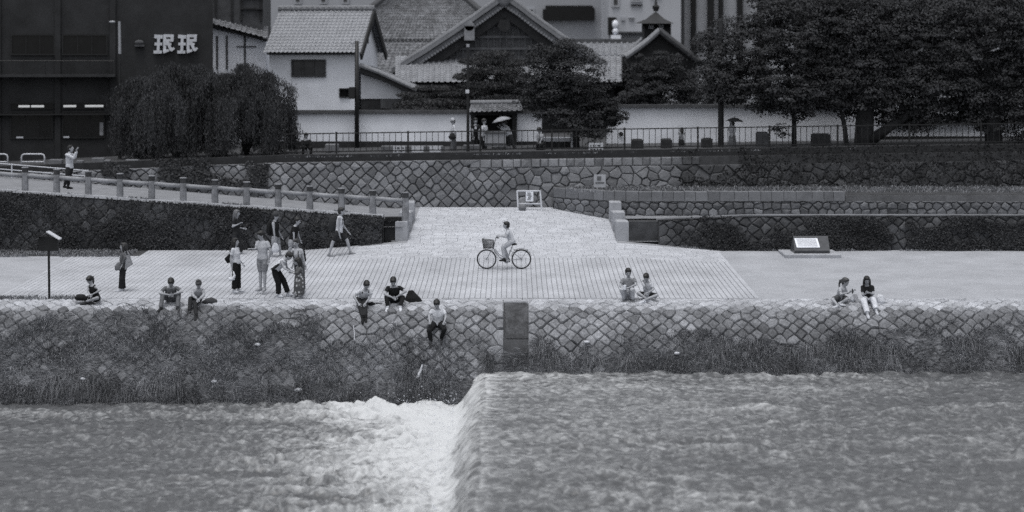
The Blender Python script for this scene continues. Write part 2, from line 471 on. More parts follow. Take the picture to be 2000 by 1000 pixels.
# river revetment: stones set on edge in a diamond pattern
rev = sheet('stone_revetment', lin(-34, 34, 69), [0], lambda x, d: 0, m_soil) if False else None
V, Fc = [], []
vs_ = lin(0, _pl[-1], 20); xs_ = lin(-60, 60, 61)
for v in vs_:
    (dd, zz), (nd, nz_) = prof(v)
    for xx in xs_: V.append((xx, dd, zz - 0.02))
for j in range(len(vs_) - 1):
    for i in range(60): Fc.append((j * 61 + i, (j + 1) * 61 + i, (j + 1) * 61 + i + 1, j * 61 + i + 1))
rev = mesh_obj('stone_revetment', V, Fc, m_soil)
tag(rev, 'long sloping river bank of diamond-set stones below the paved terrace', 'embankment')
def bare(px, py):
    """how bare of grass the revetment is at a place (0..1)"""
    n = float(fbm(np.array(px / 90.0), np.array(py / 45.0), 3)) - 0.5
    t = np.interp(px, [0, 150, 450, 600, 680, 940, 1000, 1060, 1250, 1500, 1750, 2000], [612, 606, 604, 625, 745, 745, 690, 700, 668, 645, 625, 612])
    return 1 - ss(-18, 22, py + n * 75 - t)
def rev_map(u, v, w):
    (dd, zz), (nd, nz_) = prof(max(0.0, min(v, _pl[-1])))
    return (u, dd + nd * w, zz + nz_ * w - 0.02)
seeds = []
a, b = 0.41, 0.36
for j in range(0, 24):
    for i in range(-46, 47):
        u = i * a + (a / 2 if j % 2 else 0); v = 0.17 + j * b / 2
        if v > 3.55 or abs(u) > 18.6: continue
        if rng.random() < .025: continue
        if -0.35 < u < 0.55 and v > 0.3: continue       # concrete gutter
        seeds.append((u + rng.uniform(-.04, .04), v + rng.uniform(-.036, .036)))
polys = []
for s, p in zip(seeds, cells(seeds, 0.55)):
    if not p: polys.append(None); continue
    q = [(max(min(x, 18.8), -18.8), max(0.17, y)) for x, y in p]
    if -0.5 < s[0] < 0.7:
        q = [((min(x, -0.24) if s[0] < 0 else max(x, 0.46)) if (y > 0.25) else x, y) for x, y in q]
    polys.append(q)
def rev_rank(u, v):
    (dd, zz), _ = prof(v); py = HY + (HC - zz) * F / dd; px = 1000 + u * F / dd
    if not 0 < px < 2000: return 0.01
    return (0.15 + bare(px, py)) * (1 if py < 760 else 0.1)
_cy = lambda p: sum(q[1] for q in p) / len(p)
masonry(rev, [p for p in polys if p and _cy(p) < 0.95], rev_map, m_crest, gap=0.011, h=0.03, bev=0.04, limit=130, rank=rev_rank, name='crest_stone', field='crest_field')
masonry(rev, [p for p in polys if p and _cy(p) >= 0.95], rev_map, m_stone, gap=0.012, h=0.05, bev=0.032, limit=290, rank=rev_rank)
# the concrete gutter that cuts the revetment
gut = MB()
for v0, v1 in zip(lin(0.22, 2.1, 12), lin(0.22, 2.1, 12)[1:]):
    p = [rev_map(-0.22, v0, 0.02), rev_map(0.44, v0, 0.02), rev_map(0.44 + .1 * v1, v1, 0.02), rev_map(-0.22 + .03 * v1, v1, 0.02)]
    q = [rev_map(-0.22, v0, -.1), rev_map(0.44, v0, -.1), rev_map(0.44 + .1 * v1, v1, -.1), rev_map(-0.22 + .03 * v1, v1, -.1)]
    gut.hexa(q, p)
gut.build('gutter', M('gutter concrete', 0.06, 0.9, 3, 0.6, 24, 0.4), rev)
MB().box(-0.24, 0.46, DE - 0.55, DE - 0.17, -0.3, -0.012).build('gutter_lip', m_granite, rev)

# upper retaining wall along the street
UW0, UW1 = 70.0, 70.55
def uw_top(X): return zs(X) - 0.23
def uw_bot(X):
    if X < -4.9: return zramp(X) - 0.1
    if X < 1.7: return zt(0, 70.0) - 0.1
    return 1.85
uw = MB()
xs_ = lin(-60, 60, 121)
for x0, x1 in zip(xs_, xs_[1:]):
    uw.hexa([(x0, UW0 + .05, 0.3), (x1, UW0 + .05, 0.3), (x1, 71.2, 0.3), (x0, 71.2, 0.3)],
            [(x0, UW1, uw_top(x0)), (x1, UW1, uw_top(x1)), (x1, 71.2, uw_top(x1)), (x0, 71.2, uw_top(x0))])
upper = uw.build('retaining_wall', m_mortar)
tag(upper, 'grey stone retaining wall with diamond and rubble masonry below the street fence', 'wall')
kb = MB()
for x0, x1 in zip(xs_, xs_[1:]):
    kb.hexa([(x0, 70.75, uw_top(x0) - .2), (x1, 70.75, uw_top(x1) - .2), (x1, 71.05, uw_top(x1) - .2), (x0, 71.05, uw_top(x0) - .2)],
            [(x0, 70.75, zs(x0) + .06), (x1, 70.75, zs(x1) + .06), (x1, 71.05, zs(x1) + .06), (x0, 71.05, zs(x0) + .06)])
kb.build('kerb', m_kerbdark, upper)
def uw_map(u, v, w):        # v = height above 0.3
    t = (v) / 2.7; return (u, UW0 + 0.05 + (UW1 - UW0 - 0.05) * t - w, 0.3 + v)
seeds = []
a = 0.47
for j in range(0, 14):
    for i in range(-50, 20):
        u = i * a + (a / 2 if j % 2 else 0); v = 0.30 + j * a / 2
        if u > 0.2 or u < -21: continue
        top = uw_top(u) - 0.3 - (0.36 if u > -1.5 else 0.0)
        if uw_bot(u) - 0.3 - .25 < v < top + 0.2: seeds.append((u + rng.uniform(-.06, .06), v + rng.uniform(-.06, .06)))
tries = 0; rub = []
while tries < 5000:
    tries += 1
    u = rng.uniform(0.1, 21.5); top = uw_top(u) - 0.3 - 0.36
    v = rng.uniform(uw_bot(u) - 0.5, top)
    r = 0.26 + 0.16 * float(vnoise(np.array(u * 2.2), np.array(v * 2.2), 5))
    if all((u - p[0]) ** 2 + (v - p[1]) ** 2 > (r) ** 2 for p in rub) and all((u - p[0]) ** 2 + (v - p[1]) ** 2 > r * r for p in seeds if p[0] > -0.6):
        rub.append((u, v))
seeds += rub
polys = []
for s, p in zip(seeds, cells(seeds, 0.6)):
    if not p: continue
    u = s[0]; top = uw_top(u) - 0.3 - (0.34 if u > -1.6 else 0.0); bot = uw_bot(u) - 0.3
    polys.append([(x, max(bot, min(top, y))) for x, y in p])
x = -1.7                      # squared capping course
while x < 7.4:
    w = rng.uniform(0.30, 0.46); t = uw_top(x) - 0.3
    polys.append([(x, t - 0.34), (x + w, t - 0.34), (x + w, t), (x, t)]); x += w
def uw_rank(u, v):
    px = 1000 + u * F / 70.2; return (1.6 if 560 < px < 1420 else 0.3) if 150 < px < 1500 else 0.05
_cx = lambda p: sum(q[0] for q in p) / len(p)
masonry(upper, [p for p in polys if _cx(p) <= 6.9], uw_map, m_stone2, gap=0.015, h=0.08, bev=0.045, limit=300, rank=uw_rank)
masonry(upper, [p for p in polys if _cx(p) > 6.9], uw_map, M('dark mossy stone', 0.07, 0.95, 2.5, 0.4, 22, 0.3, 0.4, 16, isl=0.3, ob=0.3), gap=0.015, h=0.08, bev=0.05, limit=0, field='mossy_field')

# ------------------------------------------------------------------ front walls on either side of the apron
fw = MB()
xs_ = lin(-60, -4.57, 60)
for x0, x1 in zip(xs_, xs_[1:]):
    fw.hexa([(x0, 61.78, -.3), (x1, 61.78, -.3), (x1, 62.4, -.3), (x0, 62.4, -.3)], [(x0, 61.95, zcop(x0) - .09), (x1, 61.95, zcop(x1) - .09), (x1, 62.4, zcop(x1) - .09), (x0, 62.4, zcop(x0) - .09)])
fwall = fw.build('ramp_wall', m_mortar)
tag(fwall, 'ivy-covered wall carrying the stone railing of the sloping ramp', 'wall')
seeds = []
for j in range(0, 11):
    for i in range(-50, -9):
        u = i * 0.46 + (0.23 if j % 2 else 0); v = 0.1 + j * 0.23
        if v < zcop(u) - .15: seeds.append((u + rng.uniform(-.09, .09), v + rng.uniform(-.09, .09)))
polys = [[(min(-4.6, x), max(0.0, min(zcop(x) - .10, y))) for x, y in p] for p in cells(seeds, 0.62) if p]
masonry(fwall, polys, lambda u, v, w: (u, 61.79 + .17 * v / 2 - w, v), M('ramp wall stone', 0.085, 0.95, 1.2, 0.5, 18, 0.35, 0.4, 16, isl=0.3, ob=0.3), gap=0.018, h=0.05, bev=0.05, limit=200)
cp = []
x = -25.0
while x < -4.6:
    x1 = min(-4.57, x + rng.uniform(0.9, 1.3)); mb = MB(); dz = rng.uniform(-.008, .008)
    mb.hexa([(x + .008, 61.86, zcop(x) - .088), (x1 - .008, 61.86, zcop(x1) - .088), (x1 - .008, 62.38, zcop(x1) - .088), (x + .008, 62.38, zcop(x) - .088)],
            [(x + .008, 61.88, zcop(x) + dz), (x1 - .008, 61.88, zcop(x1) + dz), (x1 - .008, 62.36, zcop(x1) + dz), (x + .008, 62.36, zcop(x) + dz)])
    mb.build('coping_stone', m_granite, fwall); x = x1
# recess between the wall's end and the pier
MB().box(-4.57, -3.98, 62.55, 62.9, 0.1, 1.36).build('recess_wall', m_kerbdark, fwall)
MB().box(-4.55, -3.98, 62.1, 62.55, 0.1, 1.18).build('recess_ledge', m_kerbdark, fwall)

rw = MB()
def zrw(X): return float(np.interp(X, [5.2, 8.4, 60], [1.36, 1.50, 1.49]))
xs_ = lin(5.2, 60, 56)
for x0, x1 in zip(xs_, xs_[1:]):
    rw.hexa([(x0, 61.75, -.3), (x1, 61.75, -.3), (x1, 62.3, -.3), (x0, 62.3, -.3)], [(x0, 61.95, zrw(x0) - .045), (x1, 61.95, zrw(x1) - .045), (x1, 62.3, zrw(x1) - .045), (x0, 62.3, zrw(x0) - .045)])
rwall = rw.build('lower_wall', m_mortar)
tag(rwall, 'dark overgrown stone wall behind the slanted plaque, foot of the tiers', 'wall')
cpm = MB()
for x0, x1 in zip(xs_, xs_[1:]):
    cpm.hexa([(x0, 61.93, zrw(x0) - .044), (x1, 61.93, zrw(x1) - .044), (x1, 62.28, zrw(x1) - .044), (x0, 62.28, zrw(x0) - .044)], [(x0, 61.93, zrw(x0)), (x1, 61.93, zrw(x1)), (x1, 62.28, zrw(x1)), (x0, 62.28, zrw(x0))])
cpm.build('coping', M('wall coping', 0.16, 0.9, 1.2, 0.4, 30, 0.2), rwall)
def rw_map(u, v, w): return (u, 61.76 + 0.19 * v / 1.5 - w, v)
seeds = []
for j in range(0, 8):
    for i in range(11, 50):
        u = i * 0.45 + (0.225 if j % 2 else 0); v = 0.12 + j * 0.225
        if 5.3 < u < 21.5: seeds.append((u + rng.uniform(-.07, .07), v + rng.uniform(-.07, .07)))
polys = [[(max(5.22, min(21.8, x)), max(0.0, min(zrw(x) - .06, y))) for x, y in p] for p in cells(seeds, 0.6) if p]
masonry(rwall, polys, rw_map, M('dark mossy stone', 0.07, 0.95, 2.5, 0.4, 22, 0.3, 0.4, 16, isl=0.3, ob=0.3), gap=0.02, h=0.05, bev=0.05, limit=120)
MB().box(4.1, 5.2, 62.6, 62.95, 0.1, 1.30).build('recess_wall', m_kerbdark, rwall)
MB().box(4.1, 5.19, 62.5, 63.0, 1.302, 1.33).build('recess_coping', m_post, rwall)
MB().box(4.17, 5.2, 62.0, 62.6, 0.1, 1.26).build('recess_ledge', MATS['dark mossy stone'], rwall)

# tier wall behind the upper path: squared cap over rubble
TW = [(1.64, 69.6), (2.7, 68.2), (3.72, 66.9), (4.6, 66.55), (9, 66.5), (60, 66.5)]
def tw_y(X): return float(np.interp(X, [p[0] for p in TW], [p[1] for p in TW]))
def tw_z(X): return float(np.interp(X, [1.64, 3.72, 12.7, 60], [1.90, 1.97, 1.99, 1.9]))
tw = MB(); xs_ = lin(1.64, 60, 100)
for x0, x1 in zip(xs_, xs_[1:]):
    tw.hexa([(x0, tw_y(x0), .5), (x1, tw_y(x1), .5), (x1, tw_y(x1) + .4, .5), (x0, tw_y(x0) + .4, .5)],
            [(x0, tw_y(x0) + .05, tw_z(x0) - .36), (x1, tw_y(x1) + .05, tw_z(x1) - .36), (x1, tw_y(x1) + .4, tw_z(x1) - .36), (x0, tw_y(x0) + .4, tw_z(x0) - .36)])
tier = tw.build('tier_wall', m_mortar)
tag(tier, 'low stepped wall with pale squared capping blocks behind the upper path', 'wall')
def tw_map(u, v, w): return (u, tw_y(u) + 0.03 - w, v)
seeds = []
x = 1.5
for j in range(4):
    x = 1.5 + (0.15 if j % 2 else 0)
    while x < 21: seeds.append((x + rng.uniform(-.05, .05), 0.95 + j * 0.25 + rng.uniform(-.05, .05))); x += rng.uniform(0.3, 0.42)
polys = [[(max(1.66, x), max(0.9, min(tw_z(x) - .37, y))) for x, y in p] for p in cells(seeds, 0.6) if p]
masonry(tier, polys, tw_map, m_stone2, gap=0.02, h=0.05, bev=0.05, limit=200)
x = 1.66
while x < 12.7:
    x1 = min(12.72, x + rng.uniform(0.34, 0.62)); mb = MB(); p = rng.uniform(-.012, .012)
    f0, f1 = tw_y(x) - .02 + p, tw_y(x1) - .02 + p
    mb.hexa([(x + .006, f0, tw_z(x) - .358), (x1 - .006, f1, tw_z(x1) - .358), (x1 - .006, f1 + .42, tw_z(x1) - .358), (x + .006, f0 + .42, tw_z(x) - .358)],
            [(x + .012, f0 + .012, tw_z(x) + p), (x1 - .012, f1 + .012, tw_z(x1) + p), (x1 - .012, f1 + .41, tw_z(x1) + p), (x + .012, f0 + .41, tw_z(x) + p)])
    mb.build('cap_block', m_cap, tier); x = x1
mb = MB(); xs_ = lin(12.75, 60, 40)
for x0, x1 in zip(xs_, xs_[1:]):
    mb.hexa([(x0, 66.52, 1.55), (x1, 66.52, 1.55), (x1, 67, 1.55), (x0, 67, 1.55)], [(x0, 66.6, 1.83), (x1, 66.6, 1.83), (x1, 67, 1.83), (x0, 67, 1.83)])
mb.build('rough_cap', M('dark rough cap', 0.085, 0.9, 2, 0.35, 25, 0.25, 0.4, 14), tier)  # darker stone than the squared cap blocks

_xs = [1.66, 2.7, 3.72, 4.6] + lin(5.5, 60, 12); _V = []
for _x in _xs: _V += [(_x, tw_y(_x) + .3, 1.84), (_x, 70.3, 1.93)]
tag(mesh_obj('planting_bed', _V, [(2 * i, 2 * i + 2, 2 * i + 3, 2 * i + 1) for i in range(len(_xs) - 1)], m_soil), kind='structure')

# stepped wing walls of stone piers
for sx, lab in ((-1, 'stepped granite pier wall beside the end of the stone railing'), (1, 'stepped granite pier wall between the apron and the plaque side')):
    t = thing('wing_wall', lab, 'pier', (sx * 3.94, 62.2, 0), 'wing walls of the apron')
    lo, hi = 3.72, 4.16
    for k, (d0, d1, zt_) in enumerate(((62.0, 62.75, 1.27), (62.76, 64.1, 1.12), (64.11, 64.75, 1.42), (64.76, 66.2, 1.30), (66.21, 66.9, 1.62))):
        inset = 0.0 if k % 2 == 0 else 0.05
        x0, x1 = (lo + inset, hi - inset) if sx > 0 else (-hi + inset, -lo - inset)
        MB().bbox(x0, x1, d0, d1, zt(3.7, d0) - .2, zt_, 0.03).build('pier' if k % 2 == 0 else 'parapet', m_granite, t, world=True)

# stone railing of the ramp
rail = thing('stone_railing', 'weathered stone post-and-rail balustrade climbing along the ramp edge', 'railing', (-11, 62.15, zcop(-11)))
px_posts = [792, 728] + [667 - 61.8 * i for i in range(13)]
prev = None
for k, px in enumerate(px_posts):
    X = PX(px, 62.15); z0 = zcop(X); h = 0.84
    mb = MB(); w = 0.125
    mb.tube([(X, 62.15, z0 - .05 if k else 1.1), (X, 62.15, z0 + h - .2), ], [w, w * 0.94], 8)
    po = mb.build('post', m_post, rail, world=True)
    mb = MB(); mb.tube([(X, 62.15, z0 + h - .2), (X, 62.15, z0 + h - .17), (X, 62.15, z0 + h - .04)], [w * .86, w * .92, w * .92], 8); mb.build('post_neck', M('stained stone neck', 0.045, .9, 6, .5), po, world=True)
    mb = MB(); mb.tube([(X, 62.15, z0 + h - .04), (X, 62.15, z0 + h - .02), (X, 62.15, z0 + h)], [w * 1.0, w * 1.04, w * .9], 8); mb.build('post_cap', m_post, po, world=True)
    if prev is not None:
        mb = MB(); a = Vector((X + .09, 62.15, z0 + h - .30)); b = Vector((prev[0] - .09, 62.15, prev[1] + h - .30)); mid = (a + b) / 2 - Vector((0, 0, .012))
        mb.tube([a, mid, b], [0.075, 0.08, 0.075], 10); mb.build('rail', m_rail, rail, world=True, smooth=True)
    prev = (X, z0)

# ------------------------------------------------------------------ river
ZU, ZD = -1.74, -2.50
def water_mat():
    m = bpy.data.materials.new('river water'); m.use_nodes = True
    n, l = m.node_tree.nodes, m.node_tree.links; b = n['Principled BSDF']
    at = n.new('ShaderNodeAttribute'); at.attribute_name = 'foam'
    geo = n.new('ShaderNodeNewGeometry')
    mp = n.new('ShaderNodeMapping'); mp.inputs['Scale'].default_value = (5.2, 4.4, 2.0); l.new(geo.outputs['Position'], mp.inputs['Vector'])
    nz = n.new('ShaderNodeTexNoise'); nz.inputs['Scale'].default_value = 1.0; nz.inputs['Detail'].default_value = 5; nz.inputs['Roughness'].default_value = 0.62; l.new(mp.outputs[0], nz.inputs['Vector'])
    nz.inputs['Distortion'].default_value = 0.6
    add = n.new('ShaderNodeMath'); add.operation = 'MULTIPLY_ADD'; l.new(nz.outputs['Fac'], add.inputs[0]); add.inputs[1].default_value = 1.6; add.inputs[2].default_value = -0.8  # ripple reflection contrast put into the colour as pale and dark mottling
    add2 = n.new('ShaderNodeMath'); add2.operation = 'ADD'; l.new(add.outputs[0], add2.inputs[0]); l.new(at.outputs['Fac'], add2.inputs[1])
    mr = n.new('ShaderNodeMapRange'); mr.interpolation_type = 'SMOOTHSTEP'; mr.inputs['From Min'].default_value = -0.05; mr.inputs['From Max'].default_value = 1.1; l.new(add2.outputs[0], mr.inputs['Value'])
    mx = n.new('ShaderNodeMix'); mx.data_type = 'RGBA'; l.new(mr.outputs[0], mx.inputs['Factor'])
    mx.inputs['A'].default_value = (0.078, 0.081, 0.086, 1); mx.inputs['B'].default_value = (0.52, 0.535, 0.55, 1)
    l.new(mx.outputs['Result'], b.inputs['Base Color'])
    rr = n.new('ShaderNodeMapRange'); rr.inputs['To Min'].default_value = 0.28; rr.inputs['To Max'].default_value = 0.8; l.new(mr.outputs[0], rr.inputs['Value']); l.new(rr.outputs[0], b.inputs['Roughness'])
    b.inputs['IOR'].default_value = 1.33
    bp = n.new('ShaderNodeBump'); bp.inputs['Strength'].default_value = 0.35; bp.inputs['Distance'].default_value = 0.03
    l.new(nz.outputs['Fac'], bp.inputs['Height']); l.new(bp.outputs[0], b.inputs['Normal'])
    return m
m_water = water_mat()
def river():
    xs = np.arange(-17, 17.01, 0.05); ds = np.arange(31.0, 50.2, 0.05)
    X, Dd = np.meshgrid(xs, ds)
    wob = 0.25 * (fbm(Dd * 0.5, Dd * 0 + 3.3, 9) - 0.5) + 0.18 * (fbm(Dd * 2.2, Dd * 0, 4) - .5)
    lip, foot = -0.72 + wob * 0.6, -1.62 + wob * 2
    t = np.clip((lip - X) / (lip - foot), 0, 1); drop = t * t * (3 - 2 * t)
    z = ZU + (ZD - ZU) * drop
    up = 1 - drop
    qx = X + 0.35 * (fbm(X * .9, Dd * .9, 20) - .5); qd = Dd + 0.35 * (fbm(X * .9, Dd * .9, 33) - .5)
    gw = np.random.default_rng(3); mod = [fbm(X * .45, Dd * .6, 200 + i, 2) for i in range(4)]
    w = 0.09 * (fbm(qx * .4, qd * .8, 1, 3) - .5)
    for i in range(40):
        lam = 0.24 * (1.25 / 0.24) ** (i / 39.0); th = math.radians(gw.choice([90, -90]) + gw.normal() * 38); kx, ky = math.cos(th) * 2 * math.pi / lam, math.sin(th) * 2 * math.pi / lam
        ph = kx * (X + 1.6 * lam * (vnoise(X / lam * .45, Dd / lam * .45, 300 + i) - .5)) + ky * (Dd + 1.6 * lam * (vnoise(X / lam * .45, Dd / lam * .45, 400 + i) - .5)) + gw.uniform(0, 6.28)
        m_ = np.clip(.35 + 2.4 * (mod[i % 4] - .38), .1, 1.6)
        w = w + .048 * lam * m_ * (.5 * np.sin(ph) + 1.0 * (.64 - np.abs(np.sin(ph * .5 + 1.0))))
    boil = np.exp(-((X - (foot - 1.9)) / 2.6) ** 2) * (X < lip)
    rough = 1 + 1.5 * boil
    w2 = boil * 0.20 * (fbm(X * 1.7, Dd * 1.7, 8, 4) - 0.42)
    face = np.exp(-((X - (lip + foot) / 2) / 0.5) ** 2); calm = np.exp(-((X - (lip + .15)) / 0.75) ** 2)
    z = z + w * rough * (1 - .85 * np.maximum(face, calm)) + w2
    z = z + 0.09 * face * (fbm(X * .9, Dd * 5, 14, 3) - .5)
    # foam: on the fall's face, in the boil below it, streaming off downstream, on a few crests; the base level paints in a silvery sheen
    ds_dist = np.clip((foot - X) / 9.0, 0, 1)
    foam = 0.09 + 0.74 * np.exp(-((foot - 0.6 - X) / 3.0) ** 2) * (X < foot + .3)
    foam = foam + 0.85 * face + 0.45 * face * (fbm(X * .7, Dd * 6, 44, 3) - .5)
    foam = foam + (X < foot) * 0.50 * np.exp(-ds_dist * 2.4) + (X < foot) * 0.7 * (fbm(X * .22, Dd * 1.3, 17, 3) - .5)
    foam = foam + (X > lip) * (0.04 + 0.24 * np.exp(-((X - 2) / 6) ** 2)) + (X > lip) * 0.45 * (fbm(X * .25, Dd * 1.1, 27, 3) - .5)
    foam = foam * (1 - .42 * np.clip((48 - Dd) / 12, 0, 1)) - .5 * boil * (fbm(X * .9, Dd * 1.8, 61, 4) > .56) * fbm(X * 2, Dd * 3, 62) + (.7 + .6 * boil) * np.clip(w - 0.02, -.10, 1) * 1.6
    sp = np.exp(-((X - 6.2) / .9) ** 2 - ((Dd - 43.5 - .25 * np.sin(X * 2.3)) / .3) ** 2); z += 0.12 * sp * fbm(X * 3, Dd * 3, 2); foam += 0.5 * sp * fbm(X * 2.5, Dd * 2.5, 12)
    V = np.stack([X, Dd, z], axis=-1).reshape(-1, 3); k = len(xs); nrow = len(ds)
    idx = np.arange(k * nrow).reshape(nrow, k)
    Fq = np.stack([idx[:-1, :-1], idx[:-1, 1:], idx[1:, 1:], idx[1:, :-1]], axis=-1).reshape(-1, 4)
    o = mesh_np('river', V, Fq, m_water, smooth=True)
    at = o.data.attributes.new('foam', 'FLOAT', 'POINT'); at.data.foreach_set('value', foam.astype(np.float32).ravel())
    return tag(o, kind='structure')
river_o = river()
def far_river():
    vs, fs = [], []
    for (x0, x1, d0, d1, z) in ((-0.9, 300, -60, 31.0, ZU), (17.0, 300, 31.0, 50, ZU), (-300, -1.5, -60, 31.0, ZD), (-300, -17, 31.0, 50, ZD)):
        o = len(vs); vs += [(x0, d0, z), (x1, d0, z), (x1, d1, z), (x0, d1, z)]; fs.append((o, o + 1, o + 2, o + 3))
    vs += [(-1.5, -60, ZD), (-0.9, -60, ZU), (-0.9, 31, ZU), (-1.5, 31, ZD)]; fs.append((16, 17, 18, 19))
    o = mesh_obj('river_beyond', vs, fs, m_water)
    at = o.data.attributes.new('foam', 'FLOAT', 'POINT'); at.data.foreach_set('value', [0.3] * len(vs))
    return tag(o, kind='structure')
far_river()

def spray():
    g = np.random.default_rng(8); mb = MB()
    for i in range(260):
        near = i < 110; D = g.uniform(47.6, 48.4) if near else g.uniform(36, 48)
        X = -1.5 - abs(g.normal()) * (1.1 if near else .5); z = ZD + .05 + abs(g.normal()) * (.16 if near else .07); r = g.uniform(.006, .022); c = Vector((X, D, z))
        mb.add([c + Vector((r, 0, 0)), c + Vector((0, r, 0)), c - Vector((r, 0, 0)), c - Vector((0, r, 0)), c + Vector((0, 0, r)), c - Vector((0, 0, r))], [(0, 1, 4), (1, 2, 4), (2, 3, 4), (3, 0, 4), (1, 0, 5), (2, 1, 5), (3, 2, 5), (0, 3, 5)])
    return tag(mb.build('water_spray', M('water drops', .6, .3, 5, 0), None), 'white spray thrown up at the foot of the weir', 'spray', None, 'stuff')
spray()
# ------------------------------------------------------------------ buildings behind the street
m_white = M('white plaster', 0.80, 0.9, 0.9, 0.13, 26, 0.10)
m_white2 = M('aged plaster', 0.55, 0.9, 1.0, 0.16, 30, 0.08)
m_tile = M('grey roof tile', 0.19, 0.75, 1.4, 0.22, 14, 0.20, isl=0.0)
m_tile2 = M('mottled old tile', 0.15, 0.8, 1.3, 0.45, 4, 0.55)
m_tilep = M('pale roof tile', 0.24, 0.75, 1.6, 0.24, 12, 0.22)
m_wood = M('dark timber', 0.028, 0.8, 3, 0.35, 25, 0.2)
m_wood2 = M('greyed timber', 0.075, 0.85, 3, 0.35, 25, 0.25)
m_black = M('blackened facade', 0.027, 0.85, 0.9, 0.4, 20, 0.25)
m_blackf = M('dark window frame', 0.014, 0.6, 3, 0.2)
m_glass = M('dark window glass', 0.010, 0.12, 2, 0.3, 30, 0, spec=0.5)
m_greyglass = M('grey window glass', 0.05, 0.2, 2, 0.4, 30, 0, spec=0.5)
m_conc2 = M('pale concrete facade', 0.36, 0.9, 0.4, 0.08, 20, 0.05)
m_conc3 = M('light tower facade', 0.45, 0.9, 0.4, 0.08, 20, 0.05)
m_metal = M('dark painted steel', 0.018, 0.5, 6, 0.2)
m_pale = M('pale painted metal', 0.55, 0.5, 6, 0.12)
m_galv = M('galvanised steel', 0.30, 0.45, 8, 0.2)

def tile_roof(mb, e0, e1, r1, r0, rib=0.26, h=0.05, course=0.28, step=0.022, sag=0.0):
    """corrugated tile slope on the quad eave-left, eave-right, ridge-right, ridge-left"""
    e0, e1, r1, r0 = map(Vector, (e0, e1, r1, r0))
    nrm = (e1 - e0).cross(r0 - e0).normalized()
    if nrm.z < 0: nrm = -nrm
    wid = max((e1 - e0).length, (r1 - r0).length); nr_ = max(3, int(wid / rib)); L = ((r0 - e0).length + (r1 - e1).length) / 2
    nc = max(3, int(L / course)); pr = [(0, 0), (.5, 0), (.62, .7), (.75, 1), (.88, .7)]
    us = [((i + f) / nr_, q) for i in range(nr_) for f, q in pr] + [(1, 0)]; k = len(us); o = len(mb.v)
    for c in range(nc):
        for v, st in ((c / nc, step), ((c + 1) / nc, 0.0)):
            for u, q in us:
                p = (e0.lerp(e1, u)).lerp(r0.lerp(r1, u), v) + nrm * (q * h + st)
                p.z -= sag * 4 * v * (1 - v); mb.v.append(tuple(p))
    for rr in range(2 * nc - 1):
        for i in range(k - 1):
            a = o + rr * k + i; mb.f.append((a, a + 1, a + k + 1, a + k))
    return mb

def window(parent, x0, x1, y, z0, z1, n=2, fr=0.06, frame=m_blackf, pane=m_glass, dep=0.08, name='window'):
    """framed window on the plane y (facing -y): frame is the part, panes are its sub-parts"""
    mb = MB()
    for a, b, c, d in ((x0, x1, z1 - fr, z1), (x0, x1, z0, z0 + fr), (x0, x0 + fr, z0 + fr, z1 - fr), (x1 - fr, x1, z0 + fr, z1 - fr)): mb.box(a, b, y - dep, y + 0.01, c, d)
    w = (x1 - x0 - 2 * fr) / n
    for i in range(1, n): q = x0 + fr + i * w; mb.box(q - fr / 3, q + fr / 3, y - dep * .8, y + 0.01, z0 + fr, z1 - fr)
    f = mb.build(name, frame, parent)
    for i in range(n):
        a = x0 + fr + i * w + (fr / 3 if i else 0); b = x0 + fr + (i + 1) * w - (fr / 3 if i < n - 1 else 0)
        MB().box(a, b, y - dep * .35 - 0.01 * (i % 2), y + 0.005, z0 + fr, z1 - fr).build('pane', pane, f)
    return f

# --- black restaurant building
bl = thing('restaurant_building', 'black multi-storey building with two pale characters on its facade', 'building', (PX(416, 78), 78, 2.4), rz=math.radians(9.8))
S = 44.3
bx = lambda px: (px - 416) / S
def bz(py): return PZ(py, 77.2) - 2.4
MB().box(bx(-260), 0, 0, 6, -0.4, 9.6).build('wall', m_black, bl)
for px in (4, 117, 222):
    MB().box(bx(px) - .12, bx(px) + .12, -.10, 0, -0.4, 9.6).build('pilaster', m_black, bl)
MB().box(bx(-250), bx(228), -.75, 0, bz(150), bz(145)).build('balcony_slab', M('worn slab edge', 0.035, 0.8, 3, 0.4), bl)
mb = MB(); mb.tube([(bx(-250), -.7, bz(119)), (bx(226), -.7, bz(119))], 0.025, 6)
for i in range(12): xx = bx(-240 + i * 42); mb.tube([(xx, -.7, bz(145)), (xx, -.7, bz(119))], 0.018, 6)
mb.build('balcony_rail', m_metal, bl)
for a, b, c, d in ((28, 112, 67, 108), (125, 212, 67, 108), (-80, 0, 67, 108)): window(bl, bx(a), bx(b), 0, bz(d), bz(c), 3)
for a, b in ((27, 108), (125, 207), (-80, 0)):
    window(bl, bx(a), bx(b), 0, bz(270), bz(217), 3)
    window(bl, bx(a), bx(b), 0, bz(213), bz(200), 2, fr=0.03, name='transom')
m_lamp = bpy.data.materials.new('fluorescent tube'); m_lamp.use_nodes = True
_b = m_lamp.node_tree.nodes['Principled BSDF']; _b.inputs['Emission Color'].default_value = (0.95, 0.98, 1, 1); _b.inputs['Emission Strength'].default_value = 0.28; _b.inputs['Base Color'].default_value = (.5, .5, .5, 1)
for a, b in ((43, 64), (67, 91), (128, 152), (169, 204)):
    mb = MB(); mb.tube([(bx(a), -.1, bz(207)), (bx(b), -.1, bz(207))], 0.05, 8); mb.build('tube_lamp', m_lamp, bl)
for a, b, y in ((39, 52, 267), (128, 139, 267)): MB().box(bx(a), bx(b), -.12, -.02, bz(y + 1.5), bz(y - 1.5)).build('notice', m_pale, bl)
mb = MB(); mb.box(bx(197), bx(204), -.14, -.09, bz(264), bz(239)); mb.build('hanging_banner', M('banner cloth', 0.22, 0.9, 6, 0.5), bl)
